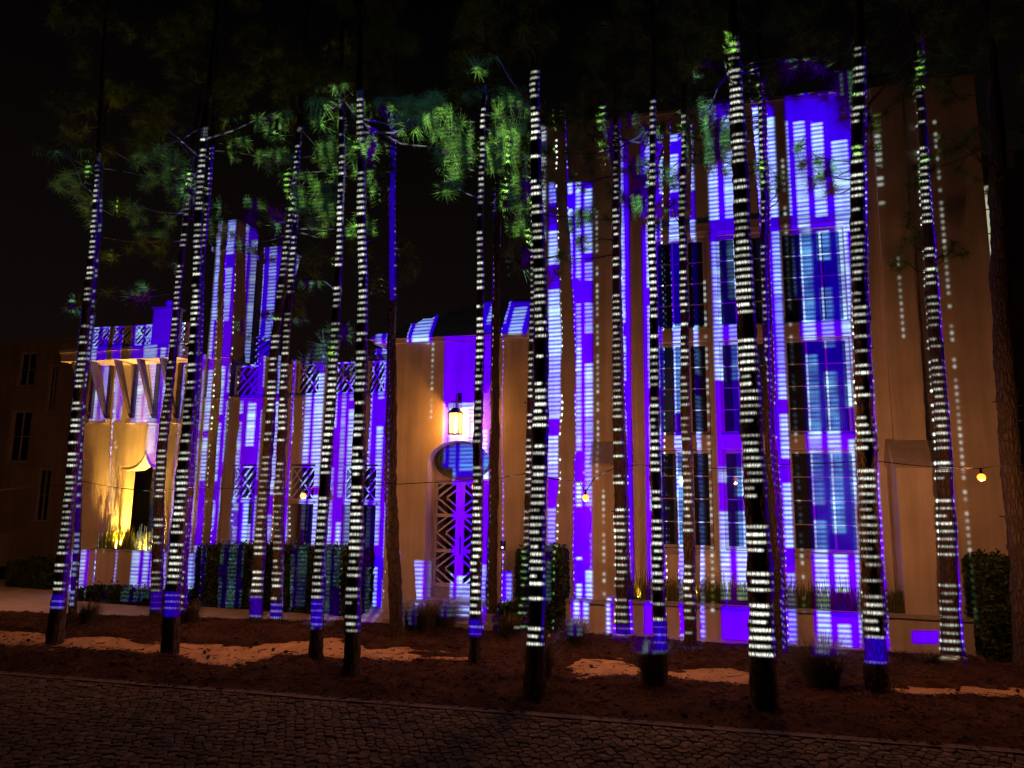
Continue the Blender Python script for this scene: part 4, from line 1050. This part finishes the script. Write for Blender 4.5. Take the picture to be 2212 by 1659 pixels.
# trunks: black, with white dashes laid over them, slightly off register
order = sorted(range(len(trees3d)), key=lambda i: -trees3d[i][0])
cut_top = {0: .44, 1: .40, 2: .43, 3: .455, 13: .41, 14: .44, 15: .43, 16: .43, 17: .478, 18: .452, 19: .468, 20: .452}
for i in order:
    Y, zz_, xx, yy_, rad, mode, hv = trees3d[i]
    if mode == 'none': continue
    q_ = Y-PJ[1]; tt = (zz_-PJ[2])/q_; ss = (xx-PJ[0])/q_; hwid = rad*1.10/q_
    i0, i1 = np.searchsorted(sg, [ss.min()-2.6*hwid.max(), ss.max()+2.6*hwid.max()]); sl_ = (slice(None), slice(i0, i1))
    S_, T_, im_ = S[sl_], T[sl_], img[sl_]
    c_ = np.interp(tg, tt, ss)[:, None]; hwd = np.interp(tg, tt, hwid)[:, None]
    r = np.random.RandomState(300+i)
    off = {'dash': -.25, 'bluedash': -.85, 'blue': 0, 'topblue': -.1, 'midblue': 0}[mode]
    u = (S_-c_)/hwd
    body = np.abs(u) < 1.02
    per = .0076; rf_ = (T_-.02*S_)/per+r.rand(); rI = np.floor(rf_).astype(int); ru = rf_-rI
    seq = r.rand(400); left = -1+.2*r.rand(400)+.6*r.rand(400)*(r.rand(400) < .3); right = 1-.2*r.rand(400)-.7*r.rand(400)*(r.rand(400) < .35)
    gate_ = np.ones(400, bool); kk = 0
    while kk < 400:
        kk += r.randint(8, 34); gl_ = r.randint(1, 4); gate_[kk:kk+gl_] = False; kk += gl_
    on = ((seq > .12) & gate_)[(rI+150) % 400]; lv = (.55+.6*r.rand(400))[(rI+150) % 400]
    th = (.085+.06*r.rand(400))[(rI+150) % 400]
    pv = np.clip((th-np.abs(ru-.5))/.06, 0, 1)*on*lv*(.75+.35*np.sin(T_*23+i))
    uo = u-off
    inn = (uo > left[(rI+150) % 400]-.02) & (uo < right[(rI+150) % 400])
    top = cut_top.get(i, T_TOP)
    live = (T_ < top) & (T_ > T_BOT)
    BK = 8.6
    col = np.zeros_like(im_)
    if mode in ('dash', 'bluedash'):
        edgeblue = (uo > 1.02) & body
        col = HOT*BK*pv[..., None]*inn[..., None]
        if mode == 'bluedash': col = np.where(edgeblue[..., None], BLUE*2.4+HOT*2.2*pv[..., None]*(np.abs(u-.9) < .3)[..., None], col)
        else: col = np.where(edgeblue[..., None], (BLUE*1.4+WHITE*2.2*pv[..., None]), col)
        foot = T_ < T_BOT+.012+.018*r.rand()
        if i in (2, 5, 6, 0, 3, 7, 10, 15, 18, 19, 14): col = np.where((foot & body)[..., None], BLUE*2.2+WHITE*3.0*(pv*.6)[..., None], col)
    elif mode == 'blue':
        col = BLUE*1.0+WHITE*2.0*(np.clip((.25-np.abs(ru-.5))/.07, 0, 1)*(seq[(rI+150) % 400] > .35))[..., None]
    elif mode == 'topblue':
        col = np.where((T_ > .22)[..., None], BLUE*2.6+HOT*4*(pv*(u > .55))[..., None], 0*col)
    elif mode == 'midblue':
        col = np.where(((T_ > .17) & (T_ < .36))[..., None], BLUE*2.6, 0*col)
        col = np.where((T_ < -.07)[..., None], BLUE*1.3+WHITE*2.0*pv[..., None], col)
    im_ = np.where((body & live)[..., None], col, im_)
    # the mask falls a little to the left of the trunk as well
    img[sl_] = np.where(((np.abs(u-off) < 1.0) & ~body & live)[..., None], HOT*.5*(pv*inn)[..., None], im_)
img[(T > .482) | (T < T_BOT-.006)] = 0
img[(T > cut_top[0]+(T_TOP-cut_top[0])*np.clip((S+.75)/.35, 0, 1)+.012)] = 0
# a lens never draws perfectly sharp edges
for ax in (0, 1):
    img = (np.roll(img, 1, ax)+2*img+np.roll(img, -1, ax))/4
rgba = np.ones((nv, nu, 4), np.float32); rgba[..., :3] = img
im = bpy.data.images.new('projector_slide', nu, nv, float_buffer=True, is_data=True)
im.pixels.foreach_set(rgba.ravel()); im.update(); im.pack()

pl_ = bpy.data.lights.new('projector', 'SPOT'); po = bpy.data.objects.new('projector', pl_); COL.objects.link(po)
po.location = tuple(PJ); po.rotation_euler = (PI/2, 0, 0)
pl_.energy = PROJ_POWER; pl_.spot_size = math.radians(120); pl_.spot_blend = 0.0; pl_.shadow_soft_size = .02; pl_.use_nodes = True
N = pl_.node_tree.nodes; L = pl_.node_tree.links; em = N['Emission']
tc = N.new('ShaderNodeTexCoord'); sp_ = N.new('ShaderNodeSeparateXYZ'); L.new(tc.outputs['Normal'], sp_.inputs[0])


def mth(op, a, b_=None):
    n = N.new('ShaderNodeMath'); n.operation = op
    for i, v in enumerate((a, b_)):
        if v is None: continue
        if isinstance(v, (int, float)): n.inputs[i].default_value = v
        else: L.new(v, n.inputs[i])
    return n.outputs[0]


nz = mth('MULTIPLY', sp_.outputs['Z'], -1.0)
uu = mth('DIVIDE', mth('SUBTRACT', mth('DIVIDE', sp_.outputs['X'], nz), S0), nu*DS)
vv = mth('DIVIDE', mth('SUBTRACT', mth('DIVIDE', sp_.outputs['Y'], nz), T0), nv*DS)
cb = N.new('ShaderNodeCombineXYZ'); L.new(uu, cb.inputs[0]); L.new(vv, cb.inputs[1])
tx = N.new('ShaderNodeTexImage'); tx.image = im; tx.extension = 'CLIP'; tx.interpolation = 'Linear'
L.new(cb.outputs[0], tx.inputs['Vector']); L.new(tx.outputs['Color'], em.inputs['Color']); em.inputs['Strength'].default_value = 1.0
print('tris', sum(len(o.data.polygons) for o in COL.objects if o.type == 'MESH'), 'objects', len(COL.objects))
